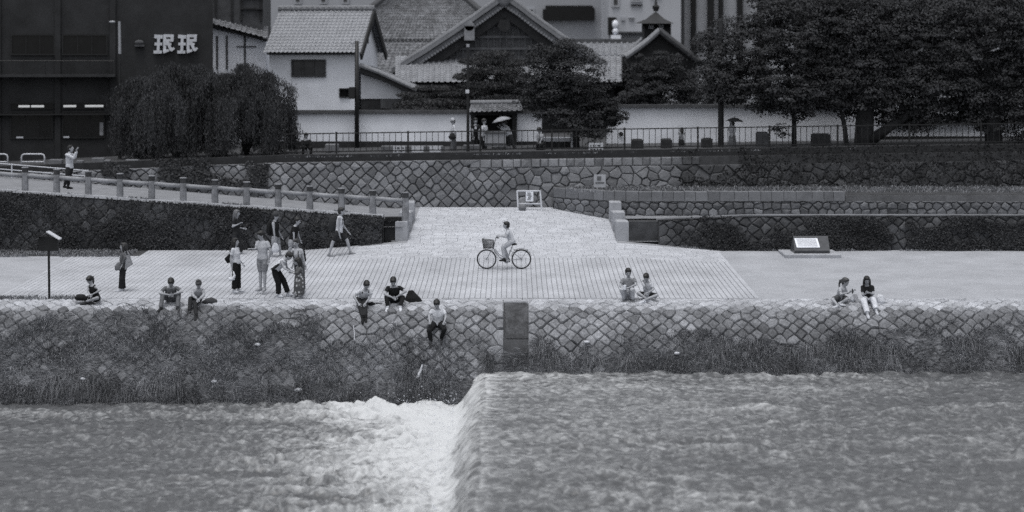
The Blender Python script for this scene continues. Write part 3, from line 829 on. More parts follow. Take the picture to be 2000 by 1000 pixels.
MB().box(bx(-250), bx(228), -.35, 0, bz(224), bz(221)).build('awning_rail', m_metal, bl)
# the two characters, stroke by stroke
def glyph(x0, x1, y0, y1):
    w, h = bx(x1) - bx(x0), bz(y0) - bz(y1); mb = MB(); t = 0.145; cnt = [0]
    def st(a, b, k=1.0):
        cnt[0] += 1; yy = -0.08 - .004 * cnt[0]; p = (bx(x0) + a[0] * w, yy, bz(y0) - a[1] * h); q = (bx(x0) + b[0] * w, yy, bz(y0) - b[1] * h)
        mb.bar(p, q, 0.12, t * k * w, up=(0, 0, 1) if abs(q[0] - p[0]) > abs(q[2] - p[2]) else (1, 0, 0))
    st((.04, .10), (.44, .13), 1.25); st((.05, .50), (.42, .50), .95); st((.0, .92), (.40, .92), 1.05); st((.25, .1), (.22, .92), .95)
    st((.48, .07), (.98, .07)); st((.54, .05), (.54, .86)); st((.90, .07), (.90, .30)); st((.54, .31), (.96, .31), .9); st((.54, .50), (.86, .50), .8)
    st((.66, .36), (.86, .84), .95); st((.84, .85), (1.0, .70), .8); st((.47, .93), (.74, .82), .9)
    return mb.build('sign_character', M('painted sign letter', 0.55, 0.7, 5, 0.2), bl)
glyph(300.5, 340.5, 67, 104.5); glyph(346.5, 385.5, 67, 104.5)
mb = MB(); mb.ell((bx(273), -.12, bz(83)), (.2, .12, .12)); mb.box(bx(264), bx(283), -.2, 0, bz(91), bz(87)); mb.build('wall_lamp', m_wood2, bl)

# --- old wooden house between
wd = thing('timber_house', 'old timber townhouse with white lower wall squeezed beside the black building', 'house', (PX(405, 86), 86, 3.0), rz=math.radians(4))
S2 = F / 86; wx = lambda px: (px - 405) / S2
wz = lambda py: PZ(py, 86) - 3.0
MB().hexa([(wx(340), 0, -.2), (wx(518), 0, -.2), (wx(518), 6, -.2), (wx(340), 6, -.2)], [(wx(340), 0, wz(38)), (wx(518), 0, wz(80)), (wx(518), 6, wz(80)), (wx(340), 6, wz(38))]).build('wall', M('limewash', .8, .9, 1.2, .1, 30, .06), wd)
MB().box(wx(340), wx(512), .35, 6, wz(75), wz(-40)).build('upper_wall', m_wood2, wd)
for px in (420, 452, 470, 508): MB().box(wx(px) - .06, wx(px) + .06, .28, .35, wz(40), wz(-40)).build('post', m_wood, wd)
for px in (424, 443, 478): MB().box(wx(px) - .05, wx(px) + .05, -.05, 0, wz(135), wz(70)).build('shutter_slat', m_wood2, wd)
mb = MB(); tile_roof(mb, (wx(400), -.45, wz(43)), (wx(524), -.45, wz(76)), (wx(520), 1.0, wz(52)), (wx(400), 1.0, wz(24)), 0.26); mb.build('roof', m_tile2, wd)
MB().hexa([(wx(400), -.3, wz(49)), (wx(523), -.3, wz(82)), (wx(523), .2, wz(82)), (wx(400), .2, wz(49))], [(wx(400), -.3, wz(45)), (wx(523), -.3, wz(78)), (wx(523), .2, wz(78)), (wx(400), .2, wz(45))]).build('eave_board', m_wood, wd)
MB().box(wx(462), wx(500), -.06, 0, wz(92), wz(90)).build('pipe', m_wood2, wd)
for z in (15, -8): MB().box(wx(468), wx(512), .2, .36, wz(z + 3), wz(z)).build('sill', m_wood, wd)

# --- white house with tiled roof
wh = thing('white_house', 'white plastered house with pale tiled roof and one dark window', 'house', (PX(526, 82), 82, 3.0), rz=math.radians(-7))
S3 = F / 82; hx = lambda px: (px - 526) / S3
hz = lambda py: PZ(py, 82) - 3.0
HW, HD = hx(699), 5.0; ze, zr = hz(97), 9.45 - 3.0
mb = MB(); mb.box(0, HW, 0, HD, -.3, ze)
mb.prism([(HW - .002, 0, ze), (HW - .002, HD, ze), (HW - .002, HD / 2, zr - .12)], (-.2, 0, 0)); mb.prism([(0.002, 0, ze), (0.002, HD, ze), (0.002, HD / 2, zr - .12)], (.2, 0, 0))
mb.build('wall', m_white, wh)
mb = MB(); tile_roof(mb, (-.15, -.55, ze - .15), (HW + .32, -.55, ze - .15), (HW + .32, HD / 2, zr), (-.15, HD / 2, zr), 0.20, 0.05, 0.26)
tile_roof(mb, (HW + .32, HD + .55, ze - .15), (-.15, HD + .55, ze - .15), (-.15, HD / 2, zr), (HW + .32, HD / 2, zr), 0.20, 0.05, 0.26)
roof = mb.build('roof', M('silvery roof tile', 0.27, 0.7, 1.2, 0.14, 12, 0.16), wh)
mb = MB(); mb.tube([(-.2, HD / 2, zr + .06), (HW + .36, HD / 2, zr + .06)], [(.14, .16)] * 2, 8, lat=(0, 1, 0))
for i in range(18): xx = -.1 + i * (HW + .4) / 17; mb.tube([(xx, HD / 2 - .18, zr + .08), (xx, HD / 2 + .18, zr + .08)], .075, 6)
mb.build('ridge', m_tile, roof)
mb = MB()
for s in (-1, 1):
    a = Vector((HW + .34, HD / 2, zr - .02)); b = Vector((HW + .34, HD / 2 + s * (HD / 2 + .55), ze - .22)); mb.bar(a + Vector((0, 0, -.12)), b + Vector((0, 0, -.12)), .10, .34)
mb.build('bargeboard', m_wood, roof)
MB().box(-.1, HW + .02, -.10, 0, hz(107), hz(98)).build('eave_beam', M('grey eave board', 0.16, 0.9, 3, .2), wh)  # mid-grey beam board below the eave
mb = MB()
for i in range(17): xx = .05 + i * (HW - .1) / 16; mb.box(xx - .03, xx + .03, -.5, -.10, ze - .17, ze - .09)
mb.build('rafter_ends', m_wood, wh)
window(wh, hx(571), hx(639), 0, hz(150), hz(116), 3, 0.07, M('brown frame', 0.05, 0.6), m_greyglass, 0.12)
window(wh, HW - .8, HW - .3, 0, hz(190), hz(172), 1, 0.05, m_wood, m_glass, 0.1, 'meter_hatch')
mb = MB()
for i in range(3): mb.box(HW, HW + .03, 1.9 + i * .35, 2.05 + i * .35, hz(84), hz(66))
mb.build('gable_vent', m_wood2, wh)
# lean-to wing
wg = thing('lean_to', 'white lean-to wing with a roof falling towards the garden hedge', 'house', (PX(703, 81.5), 81.5, 3.0))
gx = lambda px: (px - 703) * 81.5 / F
gz = lambda py: PZ(py, 81.5) - 3.0
MB().prism([(0.03, 0.15, gz(193)), (gx(783), .15, gz(193)), (gx(783), .15, gz(176)), (gx(752), .15, gz(160)), (0.03, .15, gz(145))], (0, 4, 0)).build('wall', m_white2, wg)
MB().box(0.03, gx(783), .2, 4, -.2, gz(193)).build('plinth', m_wood, wg)
MB().box(gx(743), gx(783), .05, .2, gz(212), gz(194)).build('lattice', m_wood2, wg)
mb = MB(); pts = [(0, 128), (38, 142), (75, 159), (112, 176)]
for (a, ya), (b, yb) in zip(pts, pts[1:]):
    tile_roof(mb, (gx(703 + b), -.35, gz(yb)), (gx(703 + b), 4.3, gz(yb)), (gx(703 + a), 4.3, gz(ya)), (gx(703 + a), -.35, gz(ya)), 0.26)
rf = mb.build('roof', m_tile, wg)
mb = MB(); mb.tube([(gx(703 + a), -.3, gz(y) + .03) for a, y in pts], .11, 8); mb.build('verge_tiles', m_tilep, rf)
mb = MB()
for (a, ya), (b, yb) in zip(pts, pts[1:]): mb.bar((gx(703 + a), -.2, gz(ya + 8)), (gx(703 + b), -.2, gz(yb + 8)), .1, .22)
mb.build('bargeboard', m_wood, rf)

# --- temple wall and gate along the street
TWD = 77.5
twl = thing('temple_wall', 'long white plastered temple wall with dark base along the street', 'wall', (0, TWD, 3.1))
def wall_run(px0, px1, ytop0, ytop1, ywb0, ywb1):
    n = max(2, int((px1 - px0) / 60)); a = lin(px0, px1, n)
    mw, md, mc = MB(), MB(), MB()
    for p, q in zip(a, a[1:]):
        f = lambda px, u, v: u + (v - u) * (px - px0) / (px1 - px0)
        x0, x1 = PX(p, TWD), PX(q, TWD)
        t0, t1 = PZ(f(p, ytop0, ytop1), TWD), PZ(f(q, ytop0, ytop1), TWD); w0, w1 = PZ(f(p, ywb0, ywb1), TWD), PZ(f(q, ywb0, ywb1), TWD)
        def hx_(m, y0, y1, b0, b1, c0, c1): m.hexa([(x0, y0, b0), (x1, y0, b1), (x1, y1, b1), (x0, y1, b0)], [(x0, y0, c0), (x1, y0, c1), (x1, y1, c1), (x0, y1, c0)])
        hx_(mw, TWD, TWD + .35, w0, w1, t0 - .10, t1 - .10); hx_(md, TWD - .04, TWD + .36, 2.6, 2.6, w0, w1); hx_(mc, TWD - .16, TWD + .5, t0 - .10, t1 - .10, t0 - .02, t1 - .02)
        hx_(mc, TWD - .04, TWD + .4, t0 - .02, t1 - .02, t0 + .04, t1 + .04)
    mw.build('plaster', m_white, twl, world=True); md.build('base_boards', m_wood, twl, world=True); mc.build('coping', m_wood2, twl, world=True)
wall_run(540, 922, 217, 217, 276, 276); wall_run(1007, 1058, 217, 217, 276, 276)
wall_run(1205, 1660, 206, 205, 282, 282); wall_run(1720, 2300, 236, 236, 266, 266)
gt = thing('temple_gate', 'dark temple gateway with small tiled roof in the white wall', 'gate', (PX(965, TWD), TWD, 3.1))
def G_(px): return PX(px, TWD)
MB().box(G_(922), G_(1007), TWD + .5, TWD + .9, 2.7, PZ(222, TWD)).build('door', M('gate opening shade', 0.008, 0.9), gt, world=True)  # near-black panel painted as the shade inside the open gateway, not a door leaf
for px in (924, 1005): MB().box(G_(px) - .1, G_(px) + .1, TWD - .1, TWD + .5, 2.7, PZ(221, TWD)).build('post', m_wood, gt, world=True)
MB().box(G_(918), G_(1010), TWD - .15, TWD + .6, PZ(225, TWD), PZ(220, TWD)).build('lintel', m_wood, gt, world=True)
mb = MB(); tile_roof(mb, (G_(915), TWD - .7, PZ(219, TWD)), (G_(1022), TWD - .7, PZ(216, TWD)), (G_(1018), TWD + .5, PZ(203, TWD)), (G_(920), TWD + .5, PZ(204, TWD)), .22, .05)
rf = mb.build('roof', m_tile2, gt, world=True)
mb = MB(); mb.tube([(G_(918), TWD + .5, PZ(201, TWD)), (G_(1018), TWD + .5, PZ(200, TWD))], .11, 8); mb.build('ridge', m_tile, rf, world=True)

# --- temple hall, gable to the river
HD_ = 92.0
hall = thing('temple_hall', 'temple hall with curved gable, pale verge tiles and dark bargeboards', 'temple', (PX(985, HD_), HD_, 3.0))
vl = [(765, 137), (790, 122), (830, 98), (880, 65), (930, 31), (960, 10), (985, -8)]; vr = [(985, -8), (1012, 10), (1040, 32), (1090, 68), (1130, 95), (1180, 123), (1215, 140)]
def off(line, dy): return [(a, b + dy) for a, b in line]
def band(name, lines, y0, y1, dep, mat, par):
    mb = MB()
    for ln in lines:
        for (a, ya), (b, yb) in zip(ln, ln[1:]):
            p = [P(a, ya + y1, HD_), P(b, yb + y1, HD_), P(b, yb + y0, HD_), P(a, ya + y0, HD_)]
            mb.prism([v + Vector((0, dep[0], 0)) for v in p], (0, dep[1] - dep[0], 0))
    return mb.build(name, mat, par, world=True)
mb = MB()
for ln in (vl, vr):
    for (a, ya), (b, yb) in zip(ln, ln[1:]):
        p, q = P(a, ya, HD_), P(b, yb, HD_)
        if ln is vr: p, q = q, p
        tile_roof(mb, p + Vector((0, 0, 0)), p + Vector((0, 14, 0)), q + Vector((0, 14, 0)), q, .3, .06)
hroof = mb.build('roof', m_tile, hall, world=True)
band('verge_capping', (vl, vr), -1, 7, (-.25, .2), m_tile, hroof)
band('verge_tiles', (vl, vr), 9, 20, (-.05, .4), m_tile, hroof)
mb = MB()
for ln in (vl, vr):
    for (a, ya), (b, yb) in zip(ln, ln[1:]):
        n = max(2, int(math.hypot(b - a, yb - ya) / 6))
        for i in range(n):
            t = (i + .5) / n; c = P(a + (b - a) * t, ya + (yb - ya) * t + 19, HD_); mb.tube([c + Vector((0, -.14, 0)), c + Vector((0, .3, 0))], .075, 6)
mb.build('verge_tile_ends', m_tilep, hroof, world=True)
mb = MB()
for ln in (vl, vr): mb.tube([P(a, y - 3, HD_) + Vector((0, .1, 0)) for a, y in ln], .13, 8)
mb.build('verge_roll', m_tile, hroof, world=True)
band('bargeboard', (vl[1:], vr[:-1]), 21, 43, (.15, .32), m_wood, hall)
pts = [P(a, y + 40, HD_) for a, y in vl[1:]] + [P(a, y + 40, HD_) for a, y in vr[1:-1]]
MB().prism([p + Vector((0, .5, 0)) for p in pts], (0, .3, 0)).build('gable_wall', m_wood2, hall, world=True)
mb = MB()
for i in range(22):
    px = 855 + i * 12.2; y = np.interp(px, [a for a, _ in vl + vr[1:]], [b for _, b in vl + vr[1:]]) + 44
    if y < 150: mb.bar(P(px, y, HD_) + Vector((0, .45, 0)), P(px, 152, HD_) + Vector((0, .45, 0)), .07, .07)
for y in (72, 95, 122): mb.bar(P(925 - (y - 60) * .9, y, HD_) + Vector((0, .43, 0)), P(1045 + (y - 60) * .9, y, HD_) + Vector((0, .43, 0)), .12, .12)
mb.build('gable_lattice', M('gable slats', 0.10, 0.9, 3, .3), hall, world=True)
mb = MB(); mb.prism([P(a, y, HD_) + Vector((0, .0, 0)) for a, y in ((976, 38), (994, 38), (998, 52), (991, 60), (985, 62), (979, 60), (972, 52))], (0, .12, 0)); mb.build('gable_pendant', m_wood, hall, world=True)
mb = MB(); c = P(917, 62, HD_); mb.box(c.x - .27, c.x + .27, c.y - .3, c.y + .1, c.z - .45, c.z + .3); mb.tube([c + Vector((0, -.3, .3)), c + Vector((0, .1, .3))], .27, 10); mb.build('end_tile', m_tilep, hroof, world=True)
mb = MB(); c = P(985, -4, HD_); mb.ell(c + Vector((0, -.2, .1)), (.4, .25, .55)); mb.tube([c + Vector((0, -.3, .1)), c + Vector((0, 14, .1))], .28, 8); mb.build('ridge', m_tile, hroof, world=True)
mb = MB(); tile_roof(mb, P(772, 161, 89.5), P(1215, 161, 89.5), P(1215, 110, 93.0), P(772, 110, 93.0), .30, .06, .3)
mb.build('skirt_roof', m_tilep, hall, world=True)
MB().box(PX(772, 90), PX(1215, 90), 89.8, 93, PZ(168, 90), PZ(163, 90)).build('skirt_eave', m_wood, hall, world=True)
MB().box(PX(790, 91), PX(1200, 91), 91.2, 104, 2.8, PZ(167, 91)).build('wall', m_wood, hall, world=True)

# --- large old roof behind
br = thing('old_hall', 'broad hipped hall roof of mottled old tiles behind the gabled hall', 'temple', (PX(830, 104), 108, 3.0))
mb = MB(); tile_roof(mb, P(566, 140, 104), P(1084, 140, 104), P(893, -15, 110), P(765, -15, 110), .34, .07, .34, .03)
rf = mb.build('roof', m_tile2, br, world=True)
mb = MB(); mb.tube([P(566, 138, 103.9), P(765, -17, 109.9)], .2, 8); mb.tube([P(1084, 138, 103.9), P(893, -17, 109.9)], .2, 8); mb.tube([P(760, -17, 110), P(898, -17, 110)], .3, 8)
mb.build('hip_ridge', m_wood2, rf, world=True)
mb = MB(); mb.bar(P(640, 77, 106.15), P(1010, 77, 106.15), .12, .08); mb.build('course_band', m_wood2, rf, world=True)
MB().box(PX(590, 104), PX(1070, 104), 104.6, 118, 2.8, PZ(142, 104)).build('wall', m_wood, br, world=True)

# --- long low roof and small pavilion to the right
lr = thing('side_hall', 'low side hall roof with dark ridge between the gable and the pavilion', 'temple', (PX(1190, 97), 97, 3.0))
mb = MB(); tile_roof(mb, P(1110, 107, 96), P(1300, 107, 96), P(1300, 84, 99), P(1110, 84, 99), .34, .08, .3); tile_roof(mb, P(1110, 119, 95), P(1300, 119, 95), P(1300, 111, 96.4), P(1110, 111, 96.4), .34, .08, .3)
mb.build('roof', m_tilep, lr, world=True)
mb = MB(); mb.box(PX(1110, 99), PX(1300, 99), 98.9, 99.4, PZ(84, 99), PZ(76, 99)); mb.build('ridge', m_wood2, lr, world=True)
MB().box(PX(1115, 96), PX(1295, 96), 96.3, 103, 2.8, PZ(117, 96)).build('wall', m_wood, lr, world=True)
pv = thing('temple_pavilion', 'small pavilion with gabled roof and dark roof turret above the round tree', 'temple', (PX(1290, 90), 90, 3.0))
gl = [(1222, 108), (1245, 92), (1268, 74), (1288, 56)]; g2 = [(1288, 56), (1310, 74), (1335, 93), (1360, 112), (1378, 128)]
mb = MB()
for ln in (gl, g2):
    for (a, ya), (b, yb) in zip(ln, ln[1:]):
        p, q = P(a, ya, 90), P(b, yb, 90)
        if ln is g2: p, q = q, p
        tile_roof(mb, p, p + Vector((0, 6, 0)), q + Vector((0, 6, 0)), q, .3, .06)
rf = mb.build('roof', m_tile, pv, world=True)
mb = MB()
mb.tube([P(a, y + 3, 90) + Vector((0, -.05, 0)) for a, y in gl], .15, 8); mb.build('verge_tiles', m_tilep, rf, world=True)
mb = MB(); mb.tube([P(a, y + 3, 90) + Vector((0, -.05, 0)) for a, y in g2], .16, 8); mb.build('far_verge', m_wood2, rf, world=True)
mb = MB(); mb.prism([P(a, y + 8, 90.4) for a, y in gl + g2[1:]] + [P(1362, 165, 90.4), P(1240, 165, 90.4)], (0, 5, 0)); mb.build('wall', m_wood, pv, world=True)
MB().box(PX(1363, 89.9), PX(1376, 89.9), 89.9, 90.3, 2.8, PZ(128, 89.9)).build('corner_panel', m_white2, pv, world=True)
MB().box(PX(1258, 91), PX(1310, 91), 90.8, 92.6, PZ(78, 91), PZ(44, 91)).build('turret', m_wood, pv, world=True)
mb = MB(); apx = P(1281, 22, 91.7); cs = [P(1240, 46, 90.2), P(1317, 46, 90.2), P(1317, 46, 93.2), P(1240, 46, 93.2)]
for i in range(4): mb.add([cs[i], cs[(i + 1) % 4], cs[(i + 1) % 4] * .45 + apx * .55 + Vector((0, 0, -.1)), cs[i] * .45 + apx * .55 + Vector((0, 0, -.1)), apx], [(0, 1, 2, 3), (3, 2, 4)])
mb.add([c + Vector((0, 0, -.12)) for c in cs], [(0, 3, 2, 1)])
tr = mb.build('turret_roof', m_wood, pv, world=True)
mb = MB(); mb.tube([apx, apx + Vector((0, 0, .25)), apx + Vector((0, 0, .35)), apx + Vector((0, 0, .8))], [.12, .2, .08, .02], 8); mb.build('finial', m_wood, tr, world=True)
for px in (1272, 1291): MB().box(PX(px - 5, 90.75), PX(px + 5, 90.75), 90.72, 90.8, PZ(56, 90.75), PZ(48, 90.75)).build('turret_panel', m_white2, pv, world=True)

# --- town buildings in the distance
def facade(name, label, px0, px1, py0, D, mat, dep=12):
    t = thing(name, label, 'building', (PX((px0 + px1) / 2, D), D, 2.9))
    MB().box(PX(px0, D), PX(px1, D), D, D + dep, 2.6, PZ(py0, D)).build('wall', mat, t, world=True); return t
def wpane(t, px0, px1, py0, py1, D, mat=m_greyglass):
    f = MB(); x0, x1, z0, z1 = PX(px0, D), PX(px1, D), PZ(py1, D), PZ(py0, D); e = .12
    for a, b, c, d in ((x0, x1, z1 - e, z1), (x0, x1, z0, z0 + e), (x0, x0 + e, z0 + e, z1 - e), (x1 - e, x1, z0 + e, z1 - e)): f.box(a, b, D - .12, D + .05, c, d)
    fo = f.build('window', m_conc2, t, world=True); MB().box(x0 + e, x1 - e, D - .04, D + .04, z0 + e, z1 - e).build('pane', mat, fo, world=True)
t = facade('office_block', 'plain pale concrete block with a black signboard behind the gable', 900, 1188, -160, 125, m_conc2)
mb = MB(); mb.prism([P(a, y, 124.8) for a, y in ((1060, 18), (1065, 18), (1065, 11), (1156, 11), (1162, 19), (1161, 40), (1060, 41))], (0, -.3, 0)); mb.build('signboard', M('black sign face', 0.008, 0.7), t, world=True)
wpane(t, 1030, 1044, 16, 26, 125, m_glass)
MB().box(PX(1174, 124.9), PX(1188, 124.9), 124.6, 125, 2.8, PZ(-160, 125)).build('pilaster', m_conc3, t, world=True)
for a in (1000, 1060, 1120): wpane(t, a, a + 28, -60, -35, 125)
t = facade('white_tower', 'white tower block with small windows above the pavilion turret', 1189, 1330, -220, 118, m_conc3)
for a, b, c, d in ((1195, 1210, -20, 14), (1232, 1254, 8, 12), (1232, 1254, -4, 4), (1213, 1221, 33, 40), (1228, 1239, 34, 39), (1270, 1292, -30, -5)): wpane(t, a, b, c, d, 118, m_glass if b - a < 12 else m_greyglass)
MB().box(PX(1187, 117.9), PX(1203, 117.9), 117.6, 118, PZ(68, 118), PZ(34, 118)).build('shop_opening', m_glass, t, world=True)
mb = MB(); c = P(1202, 48, 117); mb.ell(c, (.22, .22, .3)); mb.ell(c + Vector((0, 0, -.45)), (.2, .22, .22)); mb.box(c.x - .3, c.x + .35, 116.8, 117.2, c.z - 1.0, c.z - .7); mb.build('white_ornament', m_white, t, world=True)
MB().box(PX(1205, 117.5), PX(1262, 117.5), 117, 118, PZ(65, 117.5), PZ(62, 117.5)).build('ledge', m_wood2, t, world=True)
t = facade('ribbed_block', 'tall pale block with dark vertical recesses behind the leafy trees', 1331, 1600, -260, 122, m_conc3)
for a, b in ((1324, 1336), (1350, 1359), (1382, 1394), (1404, 1412), (1440, 1450), (1480, 1492)):
    MB().box(PX(a, 121.6), PX(b, 121.6), 121.3, 122.0, 2.8, PZ(-260, 121.6)).build('rib', m_blackf if a > 1340 else m_wood2, t, world=True)
t = facade('far_apartment', 'pale far apartment block showing above the white house ridge', 376, 760, -120, 130, m_conc2)
for a in (400, 440, 470, 505, 575, 625, 668): wpane(t, a, a + 14, -20, 8, 130, m_greyglass)
t = facade('dark_block', 'dark town block behind the tall trees on the far street', 1600, 2400, -200, 112, M('dark facade', 0.10, 0.9, .6, .2))  # dark render of its own on this block
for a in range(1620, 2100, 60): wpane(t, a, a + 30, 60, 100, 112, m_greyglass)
t = facade('grey_terrace_house', 'grey house wall glimpsed under the trees by the fence', 1700, 2200, 165, 84, M('grey render', 0.09, 0.9, .8, .15))
for a in (1750, 1830, 1990): wpane(t, a, a + 40, 185, 225, 84, m_glass)
MB().box(PX(1650, 79), PX(1720, 79), 79, 79.3, 2.8, PZ(210, 79)).build('side_wall', m_white2, t, world=True)

# ------------------------------------------------------------------ street furniture
FD = 71.8
fence = thing('street_fence', 'black steel picket fence along the street edge above the retaining wall', 'fence', (PX(1100, FD), FD, zs(2)))
fp = [556, 657, 797, 938, 1078, 1220, 1363, 1503, 1636, 1776, 1916, 2056]
for px in fp:
    X = PX(px, FD); MB().box(X - .035, X + .035, FD - .035, FD + .035, zs(X) - .05, zs(X) + .93).build('post', m_metal, fence, world=True)
for a, b in zip(fp, fp[1:]):
    xa, xb = PX(a, FD) + .035, PX(b, FD) - .035
    for dz, nm in ((.87, 'top_rail'), (.12, 'bottom_rail')): MB().bar((xa, FD, zs(xa) + dz), (xb, FD, zs(xb) + dz), .045, .045).build(nm, m_metal, fence, world=True)
    n = int((xb - xa) / .235)
    for i in range(1, n):
        X = xa + (xb - xa) * i / n; MB().box(X - .012, X + .012, FD - .012, FD + .012, zs(X) + .143, zs(X) + .847).build('baluster', m_metal, fence, world=True)
m_bl = M('planter block', 0.10, 0.9, 3, .3)
blocks = [(1233, 1256, .38, .04), (1291, 1312, .38, .04), (1370, 1391, .38, .04), (1477, 1500, .60, .08), (1585, 1620, .50, .04)]
for k, (a, b, h, v) in enumerate(blocks):
    X0, X1 = PX(a, 73), PX(b, 73)
    nm = ['nearest the white boards', 'beside the child by the fence', 'at the foot of the street pole', 'the tall one under the umbrella walker', 'the wide one under the maple trunk'][k]
    t = thing('planter', 'dark square planter behind the fence, ' + nm, 'planter', (X0, 73, zs(X0)), 'planters behind the fence')
    MB().bbox(X0, X1, 72.8, 73.2, zs(X0) - .02, zs(X0) + h, .03).build('box', m_bl if v > .05 else m_kerbdark, t, world=True)
    MB().box(X0 + .06, X1 - .06, 72.86, 73.14, zs(X0) + h - .02, zs(X0) + h + .03).build('soil', m_soil, t, world=True)
# utility pole, lamp posts
t = thing('utility_pole', 'dark utility pole with equipment box in front of the white house', 'pole', (PX(697, 77), 77, 3.1))
mb = MB(); mb.tube([(PX(697, 77), 77.0, 3.0), (PX(697, 77), 77.0, PZ(80, 77))], [.11, .085], 10); mb.build('shaft', m_metal, t, world=True, smooth=True)
MB().box(PX(682, 77), PX(693.5, 77), 76.8, 77.1, PZ(193, 77), PZ(170, 77)).build('equipment_box', m_metal, t, world=True)
mb = MB(); mb.bar((PX(685, 77), 77, PZ(86, 77)), (PX(705, 77), 77, PZ(83, 77)), .06); mb.build('bracket', m_galv, t, world=True)
t = thing('lamp_post', 'pale street lamp post standing before the black building', 'lamp post', (PX(233, 74.5), 74.5, zs(PX(233, 74.5))))
X = PX(234, 74.5); z0 = zs(X)
mb = MB(); mb.tube([(X, 74.5, z0 - .02), (X, 74.5, PZ(105, 74.5))], [.075, .055], 10); mb.build('lower_shaft', m_metal, t, world=True)
mb = MB(); mb.tube([(X, 74.5, PZ(105, 74.5)), (X - .02, 74.5, PZ(42, 74.5))], [.065, .055], 10); mb.build('upper_shaft', m_galv, t, world=True)
mb = MB(); mb.tube([(X - .02, 74.5, PZ(42, 74.5)), (X - .18, 74.45, PZ(40, 74.5))], .02, 6); mb.build('arm', m_metal, t, world=True)
mb = MB(); mb.ell((X - .30, 74.4, PZ(43, 74.5)), (.14, .1, .06)); mb.build('lantern', m_galv, t, world=True)
t = thing('lamp_post', 'thin dark lamp post before the pruned pine and temple gate', 'lamp post', (PX(914, 72.6), 72.6, 3.1))
X = PX(914, 72.6); mb = MB(); mb.tube([(X, 72.6, 3.05), (X, 72.6, PZ(92, 72.6))], [.065, .05], 10); mb.build('shaft', m_metal, t, world=True)
mb = MB(); mb.tube([(X, 72.6, PZ(92, 72.6)), (X, 72.6, PZ(86, 72.6))], .07, 8); mb.build('lantern', m_galv, t, world=True)
MB().box(X - .1, X + .05, 72.5, 72.54, PZ(182, 72.6), PZ(175, 72.6)).build('tag_plate', m_pale, t, world=True)
t = thing('street_pole', 'dark pole rising into the leaves beside the umbrella walker', 'pole', (PX(1408, 73.4), 73.4, 3.3))
mb = MB(); X = PX(1408, 73.4); mb.tube([(X, 73.4, zs(X) - .02), (X, 73.4, PZ(40, 73.4))], [.13, .1], 10); mb.build('shaft', m_wood, t, world=True)

def board(px0, px1, py0, py1, D, label, zbase, mat=m_pale, legs=True, marks=0):
    X0, X1 = PX(px0, D), PX(px1, D); t = thing('sign_board', label, 'sign', ((X0 + X1) / 2, D, zbase))
    MB().box(X0, X1, D, D + .05, PZ(py1, D), PZ(py0, D)).build('panel', mat, t, world=True)
    if legs:
        mb = MB(); mb.box(X0 + .03, X0 + .08, D + .05, D + .10, zbase, PZ(py0, D) - .05); mb.box(X1 - .08, X1 - .03, D + .05, D + .10, zbase, PZ(py0, D) - .05); mb.build('stand', m_metal, t, world=True)
    if marks:
        mb = MB(); r = random.Random(px0)
        for i in range(marks):
            z = PZ(py0, D) - (i + .7) * (PZ(py0, D) - PZ(py1, D)) / (marks + .4); x = X0 + .06
            while x < X1 - .1:
                w = r.uniform(.03, .12); mb.box(x, min(x + w, X1 - .05), D - .012, D - .002, z - .03, z + .03); x += w + r.uniform(.03, .1)
        mb.build('print', M('sign print', 0.05, 0.8), t, world=True)
    return t
for k, (a, b, mk) in enumerate(((768, 791, 2), (804, 827, 0), (839, 861, 0))):
    board(a, b, 285, 299, 72.4, ['white signboard with dark lettering, first of three on the street edge', 'blank white signboard in the middle of three on the street edge', 'blank white signboard next to the walker with bag on the street edge'][k], zs(PX(a, 72.4)), mk and m_pale or m_pale, True, mk)
t = thing('kerb_block', 'long grey concrete block behind the three white signboards', 'block', (PX(810, 73.2), 73.2, 3.1)); MB().bbox(PX(745, 73.2), PX(866, 73.2), 73.0, 73.4, 3.05, 3.42, .03).build('body', m_kerbdark if False else M('grey block', 0.12, .9, 3, .2), t, world=True)
t = thing('kerb_block', 'grey concrete block between the walker and the lamp post', 'block', (PX(925, 73.2), 73.2, 3.1)); MB().bbox(PX(905, 73.2), PX(937, 73.2), 73.0, 73.4, 3.05, 3.46, .03).build('body', MATS['grey block'], t, world=True)
t = thing('utility_box', 'grey utility cabinet behind the fence near the crouching figure', 'cabinet', (PX(648, 73.2), 73.2, 3.1)); MB().bbox(PX(636, 73.2), PX(661, 73.2), 73, 73.45, 3.05, PZ(281, 73.2), .03).build('body', M('cabinet paint', 0.15, .6, 4, .15), t, world=True); MB().box(PX(638, 73.2), PX(648, 73.2), 72.97, 72.998, 3.15, PZ(284, 73.2)).build('door', M('cabinet paint', 0.15), t, world=True)
t = thing('street_cart', 'pale slatted cart panel before the temple gate', 'cart', (PX(967, 73.6), 73.6, 3.1))
MB().box(PX(947, 73.6), PX(988, 73.6), 73.5, 73.58, PZ(285, 73.6), PZ(256, 73.6)).build('panel', M('cart panel', 0.30, .8, 3, .15), t, world=True)
for y in (259, 281): MB().box(PX(946, 73.5), PX(989, 73.5), 73.45, 73.498, PZ(y + 1.5, 73.5), PZ(y - 1.5, 73.5)).build('batten', m_wood2, t, world=True)
MB().box(PX(960, 73.8), PX(1000, 73.8), 73.6, 74.3, 3.1, PZ(287, 73.8)).build('box', M('grey block', 0.12), t, world=True)
mb = MB()
for px in (948, 986): mb.box(PX(px, 73.5) - .03, PX(px, 73.5) + .03, 73.58, 73.64, 3.1, PZ(256, 73.6))
mb.build('leg', m_metal, t, world=True)
